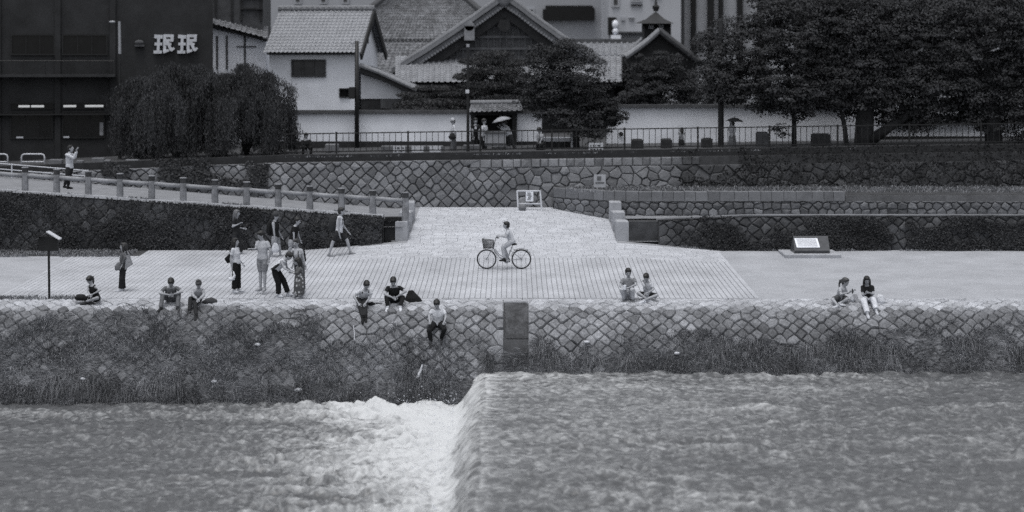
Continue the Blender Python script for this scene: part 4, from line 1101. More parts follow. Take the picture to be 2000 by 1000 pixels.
t = thing('low_counter', 'low dark counter with pale top under the leafy tree', 'counter', (PX(1085, 75), 75, 3.2)); MB().box(PX(1062, 75), PX(1118, 75), 74.8, 75.6, 3.2, PZ(276, 75)).build('body', m_wood, t, world=True); MB().box(PX(1060, 75), PX(1120, 75), 74.75, 75.65, PZ(276, 75), PZ(269, 75)).build('top', m_pale, t, world=True)
board(1115, 1123, 262, 294, 74.2, 'narrow upright white sign left of the leafy tree trunk', 3.25)
board(1150, 1178, 279, 297, 72.3, 'white sign with bold dark print at the foot of the leafy tree', 3.25, m_pale, True, 2)
t = board(1184, 1221, 246, 280, 76.2, 'tall white panel with a dark round mark right of the leafy tree', 3.2, m_white)
mb = MB(); c = P(1213, 262, 76.15); mb.tube([c, c + Vector((0, -.05, 0))], .10, 12); mb.build('round_mark', m_metal, t, world=True)

for k, (a, b) in enumerate(((-22, 15), (42, 87))):
    t = thing('barrier', ['white pipe hoop barrier cut by the photo edge', 'complete white pipe hoop barrier before the black building'][k], 'barrier', (PX((a + b) / 2, 72.6), 72.6, 2.55), 'hoop barriers')
    X0, X1 = PX(a, 72.6), PX(b, 72.6); zt_ = PZ(301, 72.6); zb = zs(X0) - .05; r = .12
    mb = MB(); mb.tube([(X0, 72.6, zb), (X0, 72.6, zt_ - r), (X0 + r * .3, 72.6, zt_ - r * .3), (X0 + r, 72.6, zt_), (X1 - r, 72.6, zt_), (X1 - r * .3, 72.6, zt_ - r * .3), (X1, 72.6, zt_ - r), (X1, 72.6, zb)], .032, 8); mb.build('hoop', m_pale, t, world=True, smooth=True)
    mb = MB(); mb.tube([(X0, 72.6, PZ(316, 72.6)), (X1, 72.6, PZ(316, 72.6))], .025, 8); mb.build('crossbar', m_pale, t, world=True)
t = thing('pipe_railing', 'low three-bar metal pipe railing at the top of the ramp', 'railing', (-19, 69.6, 2.2))
for k, z in enumerate((.14, .34, .56)):
    mb = MB(); mb.tube([(X, 69.6, zramp(X) + z) for X in (-26, -20, PX(172, 69.6))], .022, 6); mb.build('bar', m_pale, t, world=True)
for X in (-25, -22.5, -20.0, PX(172, 69.6)): mb = MB(); mb.tube([(X, 69.6, zramp(X) - .02), (X, 69.6, zramp(X) + .6)], .026, 6); mb.build('post', m_pale, t, world=True)
for k, (a, b, y0, y1) in enumerate(((97, 122, 311, 321), (150, 163, 313, 321), (181, 204, 308, 318), (205, 216, 312, 318), (246, 271, 311, 317), (292, 320, 314, 320))):
    D = 71.3; t = thing('kerb_stone', 'loose pale kerb stone before the black building, ' + ['left of the drinking person', 'just right of the drinking person', 'the largest one by the lamp post', 'small one touching the lamp post', 'flat one under the willow edge', 'last one deep under the willow'][k], 'stone block', (PX(a, D), D, 2.6), 'kerb stones'); MB().bbox(PX(a, D), PX(b, D), D - .15, D + .15, zs(PX(a, D)) - .1, PZ(y0, D), .03).build('body', M('kerb stone', 0.15, .9, 3, .25), t, world=True)

# notice rack on the landing
RD = 69.2; t = thing('notice_rack', 'white tubular notice rack with hanging poster against the stone wall', 'sign', (PX(1034, RD), RD, 1.0)); zb = zt(0, RD)
for a, b in ((1010, 1012), (1055, 1058)): mb = MB(); mb.tube([(PX(b, RD), RD - .15, zb), (PX(a, RD), RD, PZ(372, RD))], .032, 8); mb.build('leg', m_pale, t, world=True)
for y, nm in ((373, 'top_bar'), (398, 'lower_bar')): mb = MB(); mb.tube([(PX(1010, RD), RD, PZ(y, RD)), (PX(1056, RD), RD, PZ(y, RD))], .03, 8); mb.build(nm, m_pale, t, world=True)
MB().box(PX(1027, RD), PX(1041.5, RD), RD - .05, RD - .03, PZ(393, RD), PZ(374, RD)).build('poster', m_white, t, world=True)
mb = MB(); r_ = random.Random(4)
for i in range(7): z = PZ(376.5 + i * 2.2, RD); mb.box(PX(1029 + r_.uniform(0, 3), RD), PX(1036 + r_.uniform(0, 4), RD), RD - .056, RD - .052, z - .012, z + .012)
mb.build('print', M('poster print', 0.12, .8), t, world=True)
t = thing('field_stone', 'rounded loose stone under the notice rack', 'stone', (PX(1020, RD), RD, zb)); mb = MB(); mb.ell((PX(1020, RD), RD - .1, zb + .13), (.17, .15, .15), n=9, m=6); mb.build('body', m_stone2, t, world=True)
t = board(1160, 1183, 341, 366, 68.6, 'square pale information sign on the planting bed by the rubble wall', 1.93, M('info panel', .42, .6, 4, .12), True, 0)
mb = MB(); mb.box(PX(1166, 68.6), PX(1174, 68.6), 68.585, 68.597, PZ(352, 68.6), PZ(344, 68.6)); mb.box(PX(1163, 68.6), PX(1180, 68.6), 68.585, 68.597, PZ(358, 68.6), PZ(355.5, 68.6)); mb.build('print', M('info print', .13), t, world=True)
# slanted stone plaque
SD = 60.6; t = thing('stone_plaque', 'slanted dark stone plaque with white inscription plate on a pale slab', 'plaque', (PX(1585, SD), SD, zt(9, SD))); z0 = zt(10, SD)
MB().bbox(PX(1531, 60), PX(1640, 60), 59.7, 61.3, z0 - .05, z0 + .10, .02).build('slab', m_granite, t, world=True)
a = [(PX(1551, 60.1), 60.05, z0 + .1), (PX(1620, 60.1), 60.05, z0 + .1), (PX(1620, 60.1), 60.95, z0 + .1), (PX(1551, 60.1), 60.95, z0 + .1)]
b = [(PX(1551, 60.1), 60.02, z0 + .2), (PX(1620, 60.1), 60.02, z0 + .2), (PX(1617, 60.9), 60.9, z0 + .62), (PX(1549, 60.9), 60.9, z0 + .62)]
MB().hexa(a, b).build('block', M('dark polished stone', 0.07, .35, 6, .3, 60, .3), t, world=True)
u = Vector((0, .88, .42)).normalized(); n_ = Vector((0, -.42, .88)).normalized(); o_ = Vector((PX(1556, 60.2), 60.02, z0 + .2)) + u * .17 + n_ * .008
MB().hexa([o_, o_ + Vector((.80, 0, 0)), o_ + Vector((.80, 0, 0)) + u * .60, o_ + u * .60], [p + n_ * .02 for p in (o_, o_ + Vector((.80, 0, 0)), o_ + Vector((.80, 0, 0)) + u * .60, o_ + u * .60)]).build('inscription_plate', m_white, t, world=True)
mb = MB()
for i in range(7): q = o_ + n_ * .024 + u * (.07 + i * .075); mb.hexa([q + Vector((.06, 0, 0)), q + Vector((.74, 0, 0)), q + Vector((.74, 0, 0)) + u * .02, q + Vector((.06, 0, 0)) + u * .02], [p + n_ * .004 for p in (q + Vector((.06, 0, 0)), q + Vector((.74, 0, 0)), q + Vector((.74, 0, 0)) + u * .02, q + Vector((.06, 0, 0)) + u * .02)])
mb.build('inscription', M('engraving', .28), t, world=True)
# roofed notice post at the terrace edge
ND = 50.95; t = thing('notice_post', 'black roofed notice board on a tall post at the terrace edge', 'sign', (PX(96, ND), ND, 0)); X = PX(95, ND)
mb = MB(); mb.tube([(X + .02, ND, -.05), (X, ND, PZ(470, ND))], .036, 8); mb.build('post', m_metal, t, world=True)
MB().box(X - .28, X + .28, ND - .05, ND + .05, PZ(490, ND), PZ(463, ND)).build('board', m_metal, t, world=True)
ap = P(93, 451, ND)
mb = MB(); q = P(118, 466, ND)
mb.hexa([(ap.x, ND - .16, ap.z - .03), (q.x, ND - .16, q.z - .03), (q.x, ND + .16, q.z - .03), (ap.x, ND + .16, ap.z - .03)], [(ap.x, ND - .16, ap.z), (q.x, ND - .16, q.z), (q.x, ND + .16, q.z), (ap.x, ND + .16, ap.z)]); mb.build('painted_lit_roof_board', m_pale, t, world=True)  # lit look of this roof slope is put into its pale colour
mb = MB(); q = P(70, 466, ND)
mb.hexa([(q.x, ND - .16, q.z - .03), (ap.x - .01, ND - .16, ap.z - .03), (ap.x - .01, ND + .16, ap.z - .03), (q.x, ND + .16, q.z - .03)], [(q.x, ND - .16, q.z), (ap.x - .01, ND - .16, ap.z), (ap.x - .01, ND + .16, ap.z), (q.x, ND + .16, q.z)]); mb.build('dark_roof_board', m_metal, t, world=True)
# litter on the bank
for lab, a, b, r0, r1 in (('thin forked white stick on the bank below the seated pair', (690, 636), (692, 664), .012, .012), ('white drift stick lying on the bank near the water', (825, 712), (814, 740), .02, .055)):
    p, q = P(a[0], a[1], hit(a[0], a[1], .2)), P(b[0], b[1], hit(b[0], b[1], .14))
    t = thing('drift_stick', lab, 'stick', q); mb = MB()
    mb.tube([p, (p + q) / 2 + Vector((.02, 0, 0)), q], [r0, (r0 + r1) / 2, r1], 8); mb.build('branch', m_pale, t, world=True)
for k, (px, py) in enumerate(((503, 673), (582, 762), (1146, 668), (1322, 690), (162, 740), (418, 745))):
    D = hit(px, py, .16)
    t = thing('litter', 'small pale scrap on the grassy bank, ' + ['below the standing group', 'by the water left of the foam', 'below the seated couple', 'in the tufts right of the gutter', 'low on the left grass slope', 'below the pair with a bag'][k], 'litter', P(px, py, D))
    mb = MB(); c = P(px, py, D); e = 1.5 if k == 1 else 1.0; mb.ell(c, (.09 * e, .06, .045 * e), n=7, m=5); mb.build('scrap', m_pale, t, world=True)
for o in bpy.data.objects:
    if o.name.split('.')[0] in ('stone_revetment', 'retaining_wall', 'ramp_wall', 'lower_wall', 'tier_wall', 'temple_wall', 'wing_wall'): o['kind'] = 'thing'
# ------------------------------------------------------------------ plants
m_leafd = M('dark tree leaf', 0.040, 0.8, 0.5, 0.45, 3, 0.25, isl=0.25, spec=0.15)
m_leafm = M('mid tree leaf', 0.046, 0.8, 0.5, 0.45, 3, 0.25, isl=0.25, spec=0.15)
m_pine = M('pine needle', 0.042, 0.7, 0.9, 0.4, 6, 0.15, isl=0.45, spec=0.3)
m_bark = M('dark bark', 0.030, 0.95, 4, 0.4, 20, 0.3, 0.5, 14)

def tree(name, label, base, blobs, n, leaf, mat, limbs, seed, asp=0.6, clump=0.33, group=None, flat=0.7, per=80):
    """blobs: (px, py, dD, rx px, ry px) ellipsoids of the crown seen from the river; limbs: lists of (px, py, dD, radius)"""
    D = base[1]; t = thing(name, label, 'tree', base, group); s = F / D; g = np.random.default_rng(seed)
    for ln in limbs:
        mb = MB(); mb.tube([P(a, b, D + c) for a, b, c, r in ln], [r for *_, r in ln], 9); mb.build('trunk' if ln is limbs[0] else 'limb', m_bark, t, world=True, smooth=True)
    w = np.array([b[3] * b[4] for b in blobs], dtype=float); w /= w.sum()
    ncl = max(4, n // per); ids = g.choice(len(blobs), ncl, p=w)
    B = np.array([[*P(b[0], b[1], D + b[2]), b[3] / s, (b[3] + b[4]) / 2 / s * 0.9, b[4] / s] for b in blobs])[ids]
    d = g.normal(size=(ncl, 3)); d /= np.linalg.norm(d, axis=1, keepdims=True)
    rr = g.uniform(0, 1, size=(ncl, 1)) ** 0.42
    C = B[:, :3] + d * rr * B[:, 3:]
    k = np.repeat(np.arange(ncl), per); m = len(k)
    q = g.normal(size=(m, 3)); q[:, 2] = np.where(g.uniform(size=m) < .8, np.abs(q[:, 2]), q[:, 2]); q /= np.linalg.norm(q, axis=1, keepdims=True)
    csz = g.uniform(.7, 1.35, size=(ncl, 1))[k] * clump
    Cn = C[k] + q * g.uniform(.55, 1.05, size=(m, 1)) * csz * np.array([1.5, 1.5, flat * 1.3])
    N = q * 0.9 + np.array([0, -0.1, 0.35]) + g.normal(size=(m, 3)) * 0.35
    leaves('crown', Cn, N, leaf, mat, None, asp, t, seed)
    return t

# willows: hanging strands
def willow(label, base, heads, n, seed):
    D = base[1]; t = thing('willow_tree', label, 'tree', base, 'willows by the black building'); g = np.random.default_rng(seed)
    for i, h in enumerate(heads):
        mb = MB(); a = Vector(base); b = P(h[0], h[1] + 25, D + h[2]); mid = (a + b) / 2 + Vector((g.uniform(-.3, .3), 0, .5))
        mb.tube([a, mid, b], [.17 if i == 0 else .1, .11, .05], 8); mb.build('trunk' if i == 0 else 'limb', m_bark, t, world=True, smooth=True)
    Cs, Ns = [], []; s = F / D; lines = MB()
    for h in heads:
        for k in range(n):
            if k % 16 == 0: ang0 = g.uniform(0, 2 * math.pi); rad0 = math.sqrt(g.uniform(0.02, 1)); len0 = g.uniform(.25, 1.0); lift = -abs(g.normal()) * .42
            ang = ang0 + g.normal() * .09; rad = min(1.15, abs(rad0 + g.normal() * .045)); rx = h[3] / s
            c0 = P(h[0], h[1], D + h[2]) + Vector((g.normal() * .12, g.normal() * .12, lift - .1 * abs(g.normal())))
            end = c0 + Vector((math.cos(ang) * rad * rx, math.sin(ang) * rad * rx * .8, -.35 * rad * rx)); L = min(1, len0 + g.normal() * .07) * (h[4] / s) * (1.0 - .25 * rad)
            m = int(12 + L * 24)
            tt = np.linspace(0, 1, m)
            arch = c0[2] + (end.z - c0.z) * tt ** 2 + 0.25 * np.sin(tt * math.pi)
            up = max(3, m // 4)
            xs = np.concatenate([c0.x + (end.x - c0.x) * tt[:up] / tt[up - 1], np.full(m - up, end.x)]) + np.cumsum(g.normal(size=m) * .012)
            ys = np.concatenate([c0.y + (end.y - c0.y) * tt[:up] / tt[up - 1], np.full(m - up, end.y)]) + np.cumsum(g.normal(size=m) * .012)
            z1 = np.concatenate([c0.z + (end.z - c0.z) * (tt[:up] / tt[up - 1]) ** 1.6, end.z - L * (tt[up:] - tt[up - 1]) / (1 - tt[up - 1] + 1e-6)])
            z1 = np.maximum(z1, zs(end.x) + g.uniform(.05, .5))
            pts = np.stack([xs, ys, z1], axis=1); Cs.append(pts + g.normal(size=(m, 3)) * .045); Ns.append(g.normal(size=(m, 3)) + np.array([0, -.5, .2]))
    leaves('crown', np.concatenate(Cs), np.concatenate(Ns), 0.135, M('willow leaf', .052, .8, .6, .4, 4, .2, isl=.3, spec=.2), None, 0.2, t, seed, (0, 0, -1))
    return t
willow('weeping willow hanging before the black facade, nearer the lamp post', (PX(345, 73.6), 73.6, zs(-14)), [(335, 124, 0, 75, 185), (275, 150, .5, 58, 165), (392, 126, .4, 62, 190), (330, 160, -1.0, 90, 155), (415, 150, -.5, 60, 170), (262, 195, 0, 40, 120)], 250, 3)
willow('weeping willow spilling beside the white house and fence end', (PX(478, 73.2), 73.2, zs(-11)), [(475, 124, 0, 66, 190), (520, 140, .2, 58, 160), (445, 142, .5, 50, 165), (490, 165, -1.0, 85, 150), (540, 185, 0, 42, 110)], 250, 4)

tree('broadleaf_tree', 'leafy tree with spreading low branches before the temple gate side', (PX(1127, 74), 74, zs(2.8) - .02),
     [(1095, 118, 0, 62, 42), (1070, 165, 0, 62, 45), (1130, 165, -.3, 70, 55), (1170, 205, 0, 62, 40), (1090, 210, 0, 62, 38), (1140, 235, -.4, 62, 34), (1195, 225, 0, 38, 20), (1045, 195, .3, 34, 40), (1090, 88, .3, 36, 18), (1160, 262, -.6, 34, 30), (1060, 150, 0, 42, 60)],
     32000, .10, m_leafm, [[(1126, 300, 0, .16), (1124, 255, 0, .13), (1112, 190, 0, .10), (1098, 120, 0, .04)], [(1124, 250, 0, .08), (1160, 215, -.2, .05), (1195, 195, -.3, .02)], [(1122, 240, 0, .08), (1080, 205, .1, .05), (1050, 180, .2, .02)]], 5, 0.55, .24)
tree('round_tree', 'dense round garden tree rising behind the white wall below the pavilion', (PX(1292, 82), 82, 3.1),
     [(1285, 130, 0, 52, 34), (1262, 165, 0, 55, 34), (1315, 165, 0, 52, 34), (1290, 190, -.3, 75, 22), (1240, 190, 0, 40, 25), (1345, 190, 0, 30, 18)],
     20000, .10, m_leafd, [[(1290, 290, 0, .15), (1290, 160, 0, .08)]], 6, 0.6, .22)
tree('garden_tree', 'loose pale-leaved tree beyond the pavilion, left of the great trees', (PX(1375, 88), 88, 3.2),
     [(1385, 90, 0, 36, 34), (1400, 140, 0, 42, 40), (1370, 185, 0, 34, 26), (1420, 70, 0, 40, 40), (1430, 180, 0, 46, 40)],
     9000, .12, m_leafm, [[(1380, 280, 0, .15), (1395, 130, 0, .07)]], 7, 0.6, .3)
tree('maple_tree', 'young maple with thin trunk and wide crown by the street fence', (PX(1551, 73), 73, zs(11.8)),
     [(1480, 110, 0, 85, 60), (1560, 80, 0, 90, 60), (1440, 165, 0, 70, 45), (1520, 180, -.6, 90, 45), (1600, 160, 0, 75, 60), (1418, 176, 0, 45, 28), (1508, 208, -.3, 56, 22), (1570, 215, 0, 60, 22), (1620, 60, .5, 80, 55), (1500, 40, .8, 75, 45), (1520, 262, -.3, 14, 26), (1410, 140, .2, 34, 36), (1450, 75, .6, 45, 40)],
     46000, .105, m_leafd, [[(1551, 293, 0, .11), (1551, 235, 0, .10), (1546, 180, 0, .09), (1530, 90, 0, .05)], [(1550, 200, 0, .06), (1600, 150, .1, .03)], [(1549, 205, 0, .06), (1480, 150, -.2, .03)]], 8, 0.7, .28, 'great street trees', .6)
tree('zelkova_tree', 'great dark tree with massive forked trunk behind the fence', (PX(1692, 73.4), 73.4, zs(14.5) - .05),
     [(1680, 60, 0, 110, 75), (1760, 90, 0, 100, 75), (1650, 130, 0, 80, 55), (1720, 160, -.5, 100, 50), (1800, 160, 0, 80, 60), (1680, 190, -.4, 80, 35), (1740, 20, .5, 120, 50), (1620, 20, .6, 90, 40), (1790, 215, -.4, 60, 32), (1640, 205, 0, 55, 25), (1800, 248, -.5, 38, 25), (1770, 235, .8, 60, 24), (1680, 222, .8, 45, 22), (1850, 225, .8, 50, 28), (1740, 200, 1.2, 90, 40)],
     60000, .105, m_leafd, [[(1690, 305, 0, .52), (1688, 260, 0, .40), (1690, 220, 0, .38), (1695, 150, 0, .3), (1705, 60, 0, .15)], [(1700, 275, -.2, .26), (1735, 250, -.4, .2), (1790, 215, -.6, .14), (1830, 180, -.6, .06)], [(1690, 220, 0, .2), (1650, 170, 0, .12), (1620, 110, 0, .05)], [(1655, 300, -.3, .12), (1650, 250, -.3, .1), (1640, 205, -.2, .06)]], 9, 0.7, .30, 'great street trees', .6)
tree('zelkova_tree', 'great dark tree at the photo edge whose crown reaches the wall top', (PX(1940, 73), 73, zs(20) - .05),
     [(1900, 70, 0, 100, 75), (1980, 60, 0, 100, 80), (1880, 160, 0, 85, 55), (1960, 170, 0, 90, 60), (2030, 150, 0, 80, 80), (1860, 20, .6, 100, 45), (1940, 15, .4, 110, 45), (1990, 235, -.4, 60, 40), (1900, 222, -.3, 50, 25), (2040, 60, 0, 90, 80), (1880, 215, .8, 70, 35), (1950, 240, .6, 60, 32), (2000, 265, .2, 40, 30), (1920, 190, 1.2, 90, 45)],
     54000, .105, m_leafd, [[(1942, 310, 0, .42), (1940, 250, 0, .34), (1935, 180, 0, .26), (1925, 80, 0, .12)], [(1940, 240, 0, .2), (1975, 190, -.2, .12), (2010, 120, 0, .06)], [(1938, 235, 0, .18), (1890, 190, 0, .1), (1860, 130, 0, .05)]], 10, 0.7, .30, 'great street trees', .6)
tree('roadside_tree', 'background tree closing the view above the grey house wall', (PX(1800, 92), 92, 3.2),
     [(1640, 60, 0, 100, 80), (1760, 50, 0, 110, 90), (1900, 60, 0, 110, 90), (2000, 110, 0, 90, 90), (1830, 130, 0, 90, 40), (1560, 30, 0, 90, 50), (1930, 150, 0, 80, 40)],
     9000, .30, m_leafd, [[(1800, 300, 0, .3), (1800, 100, 0, .2)]], 12, 0.7, .5)

# cloud-pruned pine and hedge in the temple garden
def pine(label, base, pads, n, seed, name='pruned_pine'):
    D = base[1]; t = thing(name, label, 'tree', base, 'pines of the temple garden'); s = F / D; g = np.random.default_rng(seed)
    mb = MB(); top = P(pads[0][0], pads[0][1], D); mb.tube([Vector(base), (Vector(base) + top) / 2 + Vector((.25, 0, 0)), top], [.16, .12, .05], 8); mb.build('trunk', m_bark, t, world=True)
    mb = MB()
    for p in pads: c = P(p[0], p[1], D); mb.tube([Vector((top.x, D, c.z - .15)), c], [.05, .03], 6)
    mb.build('limb', m_bark, t, world=True)
    w = np.array([p[2] * (p[3] + 3) for p in pads], float); w /= w.sum(); ids = g.choice(len(pads), n, p=w); A = np.array(pads, float)[ids]
    d = g.normal(size=(n, 3)); d /= np.linalg.norm(d, axis=1, keepdims=True); d *= g.uniform(0, 1, size=(n, 1)) ** .4
    C = np.stack([(A[:, 0] - 1000) * D / F + d[:, 0] * A[:, 2] / s, D + d[:, 1] * A[:, 2] / s * .9, HC - (A[:, 1] - HY) * D / F + d[:, 2] * A[:, 3] / s], axis=1)
    N = np.stack([g.normal(size=n) * .8, g.normal(size=n) * .8 - .6, g.normal(size=n) * .5 + .25], axis=1)
    leaves('crown', C, N, .17, m_pine, None, .22, t, seed); return t
pine('layered pruned pine standing before the temple gable', (PX(965, 80), 80, 3.1),
     [(965, 106, 42, 8), (940, 120, 48, 9), (1000, 122, 42, 9), (965, 137, 64, 10), (920, 150, 38, 9), (1005, 152, 44, 10), (955, 166, 64, 10), (1010, 176, 38, 10), (925, 180, 42, 10), (975, 192, 64, 11), (1020, 200, 34, 10), (925, 200, 38, 10)], 20000, 21)
pine('low dark pruned pine hedge above the white wall', (PX(850, 80), 80, 3.1),
     [(850, 172, 45, 5), (812, 186, 40, 6), (875, 184, 40, 6), (850, 198, 70, 8), (800, 205, 35, 7), (900, 203, 38, 8), (840, 212, 80, 8)], 11000, 22, 'pruned_pine')

# ------------------------------------------------------------------ ivy and grass
def wall_ivy(name, label, n, fn, size, mat, seed):
    g = np.random.default_rng(seed); C = []; 
    C, N = fn(g, n); return tag(leaves(name, C, N, size, mat, None, .8, None, seed), label, 'ivy', None, 'stuff')
def ivy_left(g, n):
    X = g.uniform(-21.5, -4.6, n); top = 1.508 + 0.0662 * (-4.57 - X) - .04
    v = g.uniform(0, 1, n); keep = (fbm(X * .8, v * 2.2, 41) > .44) | (g.uniform(size=n) < .25)
    bare_ = (fbm(X * .55, v * 1.3, 47) > .60) & (g.uniform(size=n) < .75); keep &= ~bare_
    X, v, top = X[keep], v[keep], top[keep]; z = SLOPE * 10.5 + (top - SLOPE * 10.5) * v
    bump = .20 * fbm(X * .9, z * 1.2, 5, 3)
    C = np.stack([X, 61.74 + .15 * v - bump + g.normal(size=len(X)) * .035, z], axis=1)
    N = np.stack([g.normal(size=len(X)) * .55, -np.ones(len(X)), .35 + g.normal(size=len(X)) * .5], axis=1); return C, N
wall_ivy('ivy_leaves', 'dark ivy mat over the wall under the stone railing', 34000, ivy_left, .066, m_leaf, 51)
def ivy_right(g, n):
    X = g.uniform(5.6, 20, n); v = g.uniform(0, 1, n)
    dens = np.clip((X - 5.5) / 3.0, .1, 1) ; keep = (fbm(X * .8, v * 2.2, 61) > .46) & (g.uniform(size=n) < dens)
    X, v = X[keep], v[keep]; z = .2 + 1.28 * v
    C = np.stack([X, 61.72 + .18 * v - .30 * fbm(X * .9, z * 1.2, 6, 3) + g.normal(size=len(X)) * .035, z], axis=1)
    N = np.stack([g.normal(size=len(X)) * .6, -np.ones(len(X)), .3 + g.normal(size=len(X)) * .5], axis=1); return C, N
wall_ivy('ivy_leaves', 'dark creepers over the wall behind the slanted plaque', 27000, ivy_right, .066, m_leaf, 52)
def ivy_up(g, n):
    X = g.uniform(6.5, 21.5, n); v = g.uniform(0, 1, n)
    keep = (fbm(X * .7, v * 2.0, 71) > .60 - .055 * np.clip(X - 6.5, 0, 6))
    X, v = X[keep], v[keep]; top = 3.095 + .0148 * (X + 9.3); z = 1.9 + (top + .1 - 1.9) * v
    C = np.stack([X, 69.96 + .55 * v - .10 * fbm(X * 1.5, z * 2, 7) + g.normal(size=len(X)) * .04, z], axis=1)
    N = np.stack([g.normal(size=len(X)) * .6, -np.ones(len(X)), .3 + g.normal(size=len(X)) * .5], axis=1); return C, N
wall_ivy('ivy_leaves', 'dark creepers hanging over the retaining wall under the great trees', 4200, ivy_up, .085, M('dark creeper', .018, .85, .6, .5, 5, .2, isl=.25, spec=.1), 53)  # leaf colour darker than the other ivy
def ivy_will(g, n):
    X = g.uniform(-16.5, -9.8, n); v = g.uniform(0, 1, n)
    keep = (fbm(X * .8, v * 1.6, 81) > .42); X, v = X[keep], v[keep]; z0 = 1.05 + .0815 * (-4.9 - X); top = 3.095 + .04 * (X + 9.3)
    z = z0 + .4 + (top + .1 - z0 - .4) * v
    C = np.stack([X, 70.0 + .5 * v - .15 * fbm(X * 1.5, z * 2, 8) + g.normal(size=len(X)) * .04, z], axis=1)
    N = np.stack([g.normal(size=len(X)) * .6, -np.ones(len(X)), .3 + g.normal(size=len(X)) * .5], axis=1); return C, N
wall_ivy('ivy_leaves', 'creepers on the retaining wall beneath the willows', 4500, ivy_will, .11, m_leafd, 54)

def blades(name, label, B, dirs, L, wd, droop, mat, seed, parent=None, cat='grass'):
    """bent grass blades: roots B, directions, lengths"""
    g = np.random.default_rng(seed); n = len(B); d = dirs / (np.linalg.norm(dirs, axis=1, keepdims=True) + 1e-9)
    side = np.cross(d, np.stack([g.normal(size=n) * .4, -np.ones(n), g.normal(size=n) * .4], axis=1)); side /= (np.linalg.norm(side, axis=1, keepdims=True) + 1e-9)
    L = L[:, None]; w = np.asarray(wd)[:, None] if np.ndim(wd) else wd
    mid = B + d * L * .55; tip = mid + d * L * .35 - np.array([0, 0, 1]) * L * droop[:, None]
    V = np.stack([B - side * w, B + side * w, mid + side * w * .8, mid - side * w * .8, tip], axis=1).reshape(-1, 3)
    i = np.arange(n)[:, None] * 5
    T = np.concatenate([i + np.array([0, 1, 2]), i + np.array([0, 2, 3]), i + np.array([3, 2, 4])]); o = mesh_np(name, V, T, mat, parent)
    return tag(o, label, cat, None, 'stuff')
def bank_points(g, n, fn):
    X = g.uniform(-16.2, 16.2, n); v = g.uniform(.42, _pl[-1] - .75, n)
    pv = np.array([prof(a)[0] for a in np.linspace(0, _pl[-1], 200)]); nv = np.array([prof(a)[1] for a in np.linspace(0, _pl[-1], 200)])
    k = np.clip((v / _pl[-1] * 199).astype(int), 0, 199); D, z = pv[k, 0], pv[k, 1]; N = nv[k]
    px = 1000 + X * F / D; py = HY + (HC - z) * F / D
    keep = fn(g, X, v, px, py, z); keep &= z > np.where(X > -1.0, ZU - .12, ZD - .05)
    keep &= ~((X > -.3) & (X < .5 + .06 * v) & (py < 645 + 25 * fbm(X * 6, v * 3, 7)))
    return X[keep], D[keep], z[keep], N[keep], px[keep], py[keep]
tb = lambda px: np.interp(px, [0, 150, 450, 600, 680, 940, 1000, 1060, 1250, 1500, 1750, 2000], [624, 620, 618, 634, 664, 669, 690, 688, 678, 668, 652, 636])
def short_fn(g, X, v, px, py, z):
    n = fbm(px / 55., py / 26., 3) - .5; f = np.clip((py + n * 95 - tb(px)) / 40 + .25, .0, np.interp(px, [0, 600, 690, 940, 1010, 2000], [.62, .62, .32, .32, .55, .62])); return g.uniform(size=len(X)) < f * (.35 + 1.0 * fbm(X * 2.0, v * 2.5, 91))
g = np.random.default_rng(77)
X, D, z, N, px, py = bank_points(g, 360000, short_fn); n = len(X)
def sway(X, z, sd, k=1.0): return (fbm(X * 1.1 * k, z * 1.6 * k, sd, 2) - .5) * 6.5
dirs = np.stack([sway(X, z, 31) + g.normal(size=n) * .35, N[:, 0] * .42 + g.normal(size=n) * .2, N[:, 1] * .42 + .12 + sway(X, z, 35) * .25 + g.normal(size=n) * .22], axis=1)
blades('bank_grass', 'short rough grass growing between the bank stones', np.stack([X, D, z], axis=1), dirs, g.uniform(.12, .36, n), .0058, g.uniform(.1, .5, n), m_grass, 78)
def dry_fn(g, X, v, px, py, z):
    n = fbm(px / 70., py / 30., 13) - .5; f = np.clip((py + n * 90 - tb(px)) / 60, 0, 1); return g.uniform(size=len(X)) < f * .9 * (fbm(X * .9, v * 1.5, 95) > .45)
X, D, z, N, px, py = bank_points(g, 110000, dry_fn); n = len(X)
dirs = np.stack([sway(X, z, 31) + g.normal(size=n) * .4, N[:, 0] * .45 + g.normal(size=n) * .2, N[:, 1] * .4 + .1 + g.normal(size=n) * .25], axis=1)
blades('dry_grass', 'pale dry grass stalks tangled over the bank', np.stack([X, D, z], axis=1), dirs, g.uniform(.16, .40, n), .005, g.uniform(.15, .5, n), m_drygrass, 79)
def long_fn(g, X, v, px, py, z):
    zw = np.where(X > -1.0, ZU, ZD); h = z - zw; lim = .05 + .85 * fbm(X * .7, X * 0 + 2., 15, 2); return (h < lim) & (g.uniform(size=len(X)) < .25 + .75 * fbm(X * 1.4, v, 17))
X, D, z, N, px, py = bank_points(g, 130000, long_fn); n = len(X)
lean = -.25 + 6.5 * (fbm(X * .8, z * .6, 19, 2) - .5)
dirs = np.stack([lean * 1.4 + g.normal(size=n) * .45, N[:, 0] * .6 + g.normal(size=n) * .15, .05 + g.normal(size=n) * .25], axis=1)
blades('bank_reeds', 'long drooping grass along the water line', np.stack([X, D, z], axis=1), dirs, g.uniform(.25, .70, n), .005, g.uniform(.2, .8, n), M('water grass', 0.11, .8, .9, .4, 6, .1, isl=.5, spec=.2), 80)
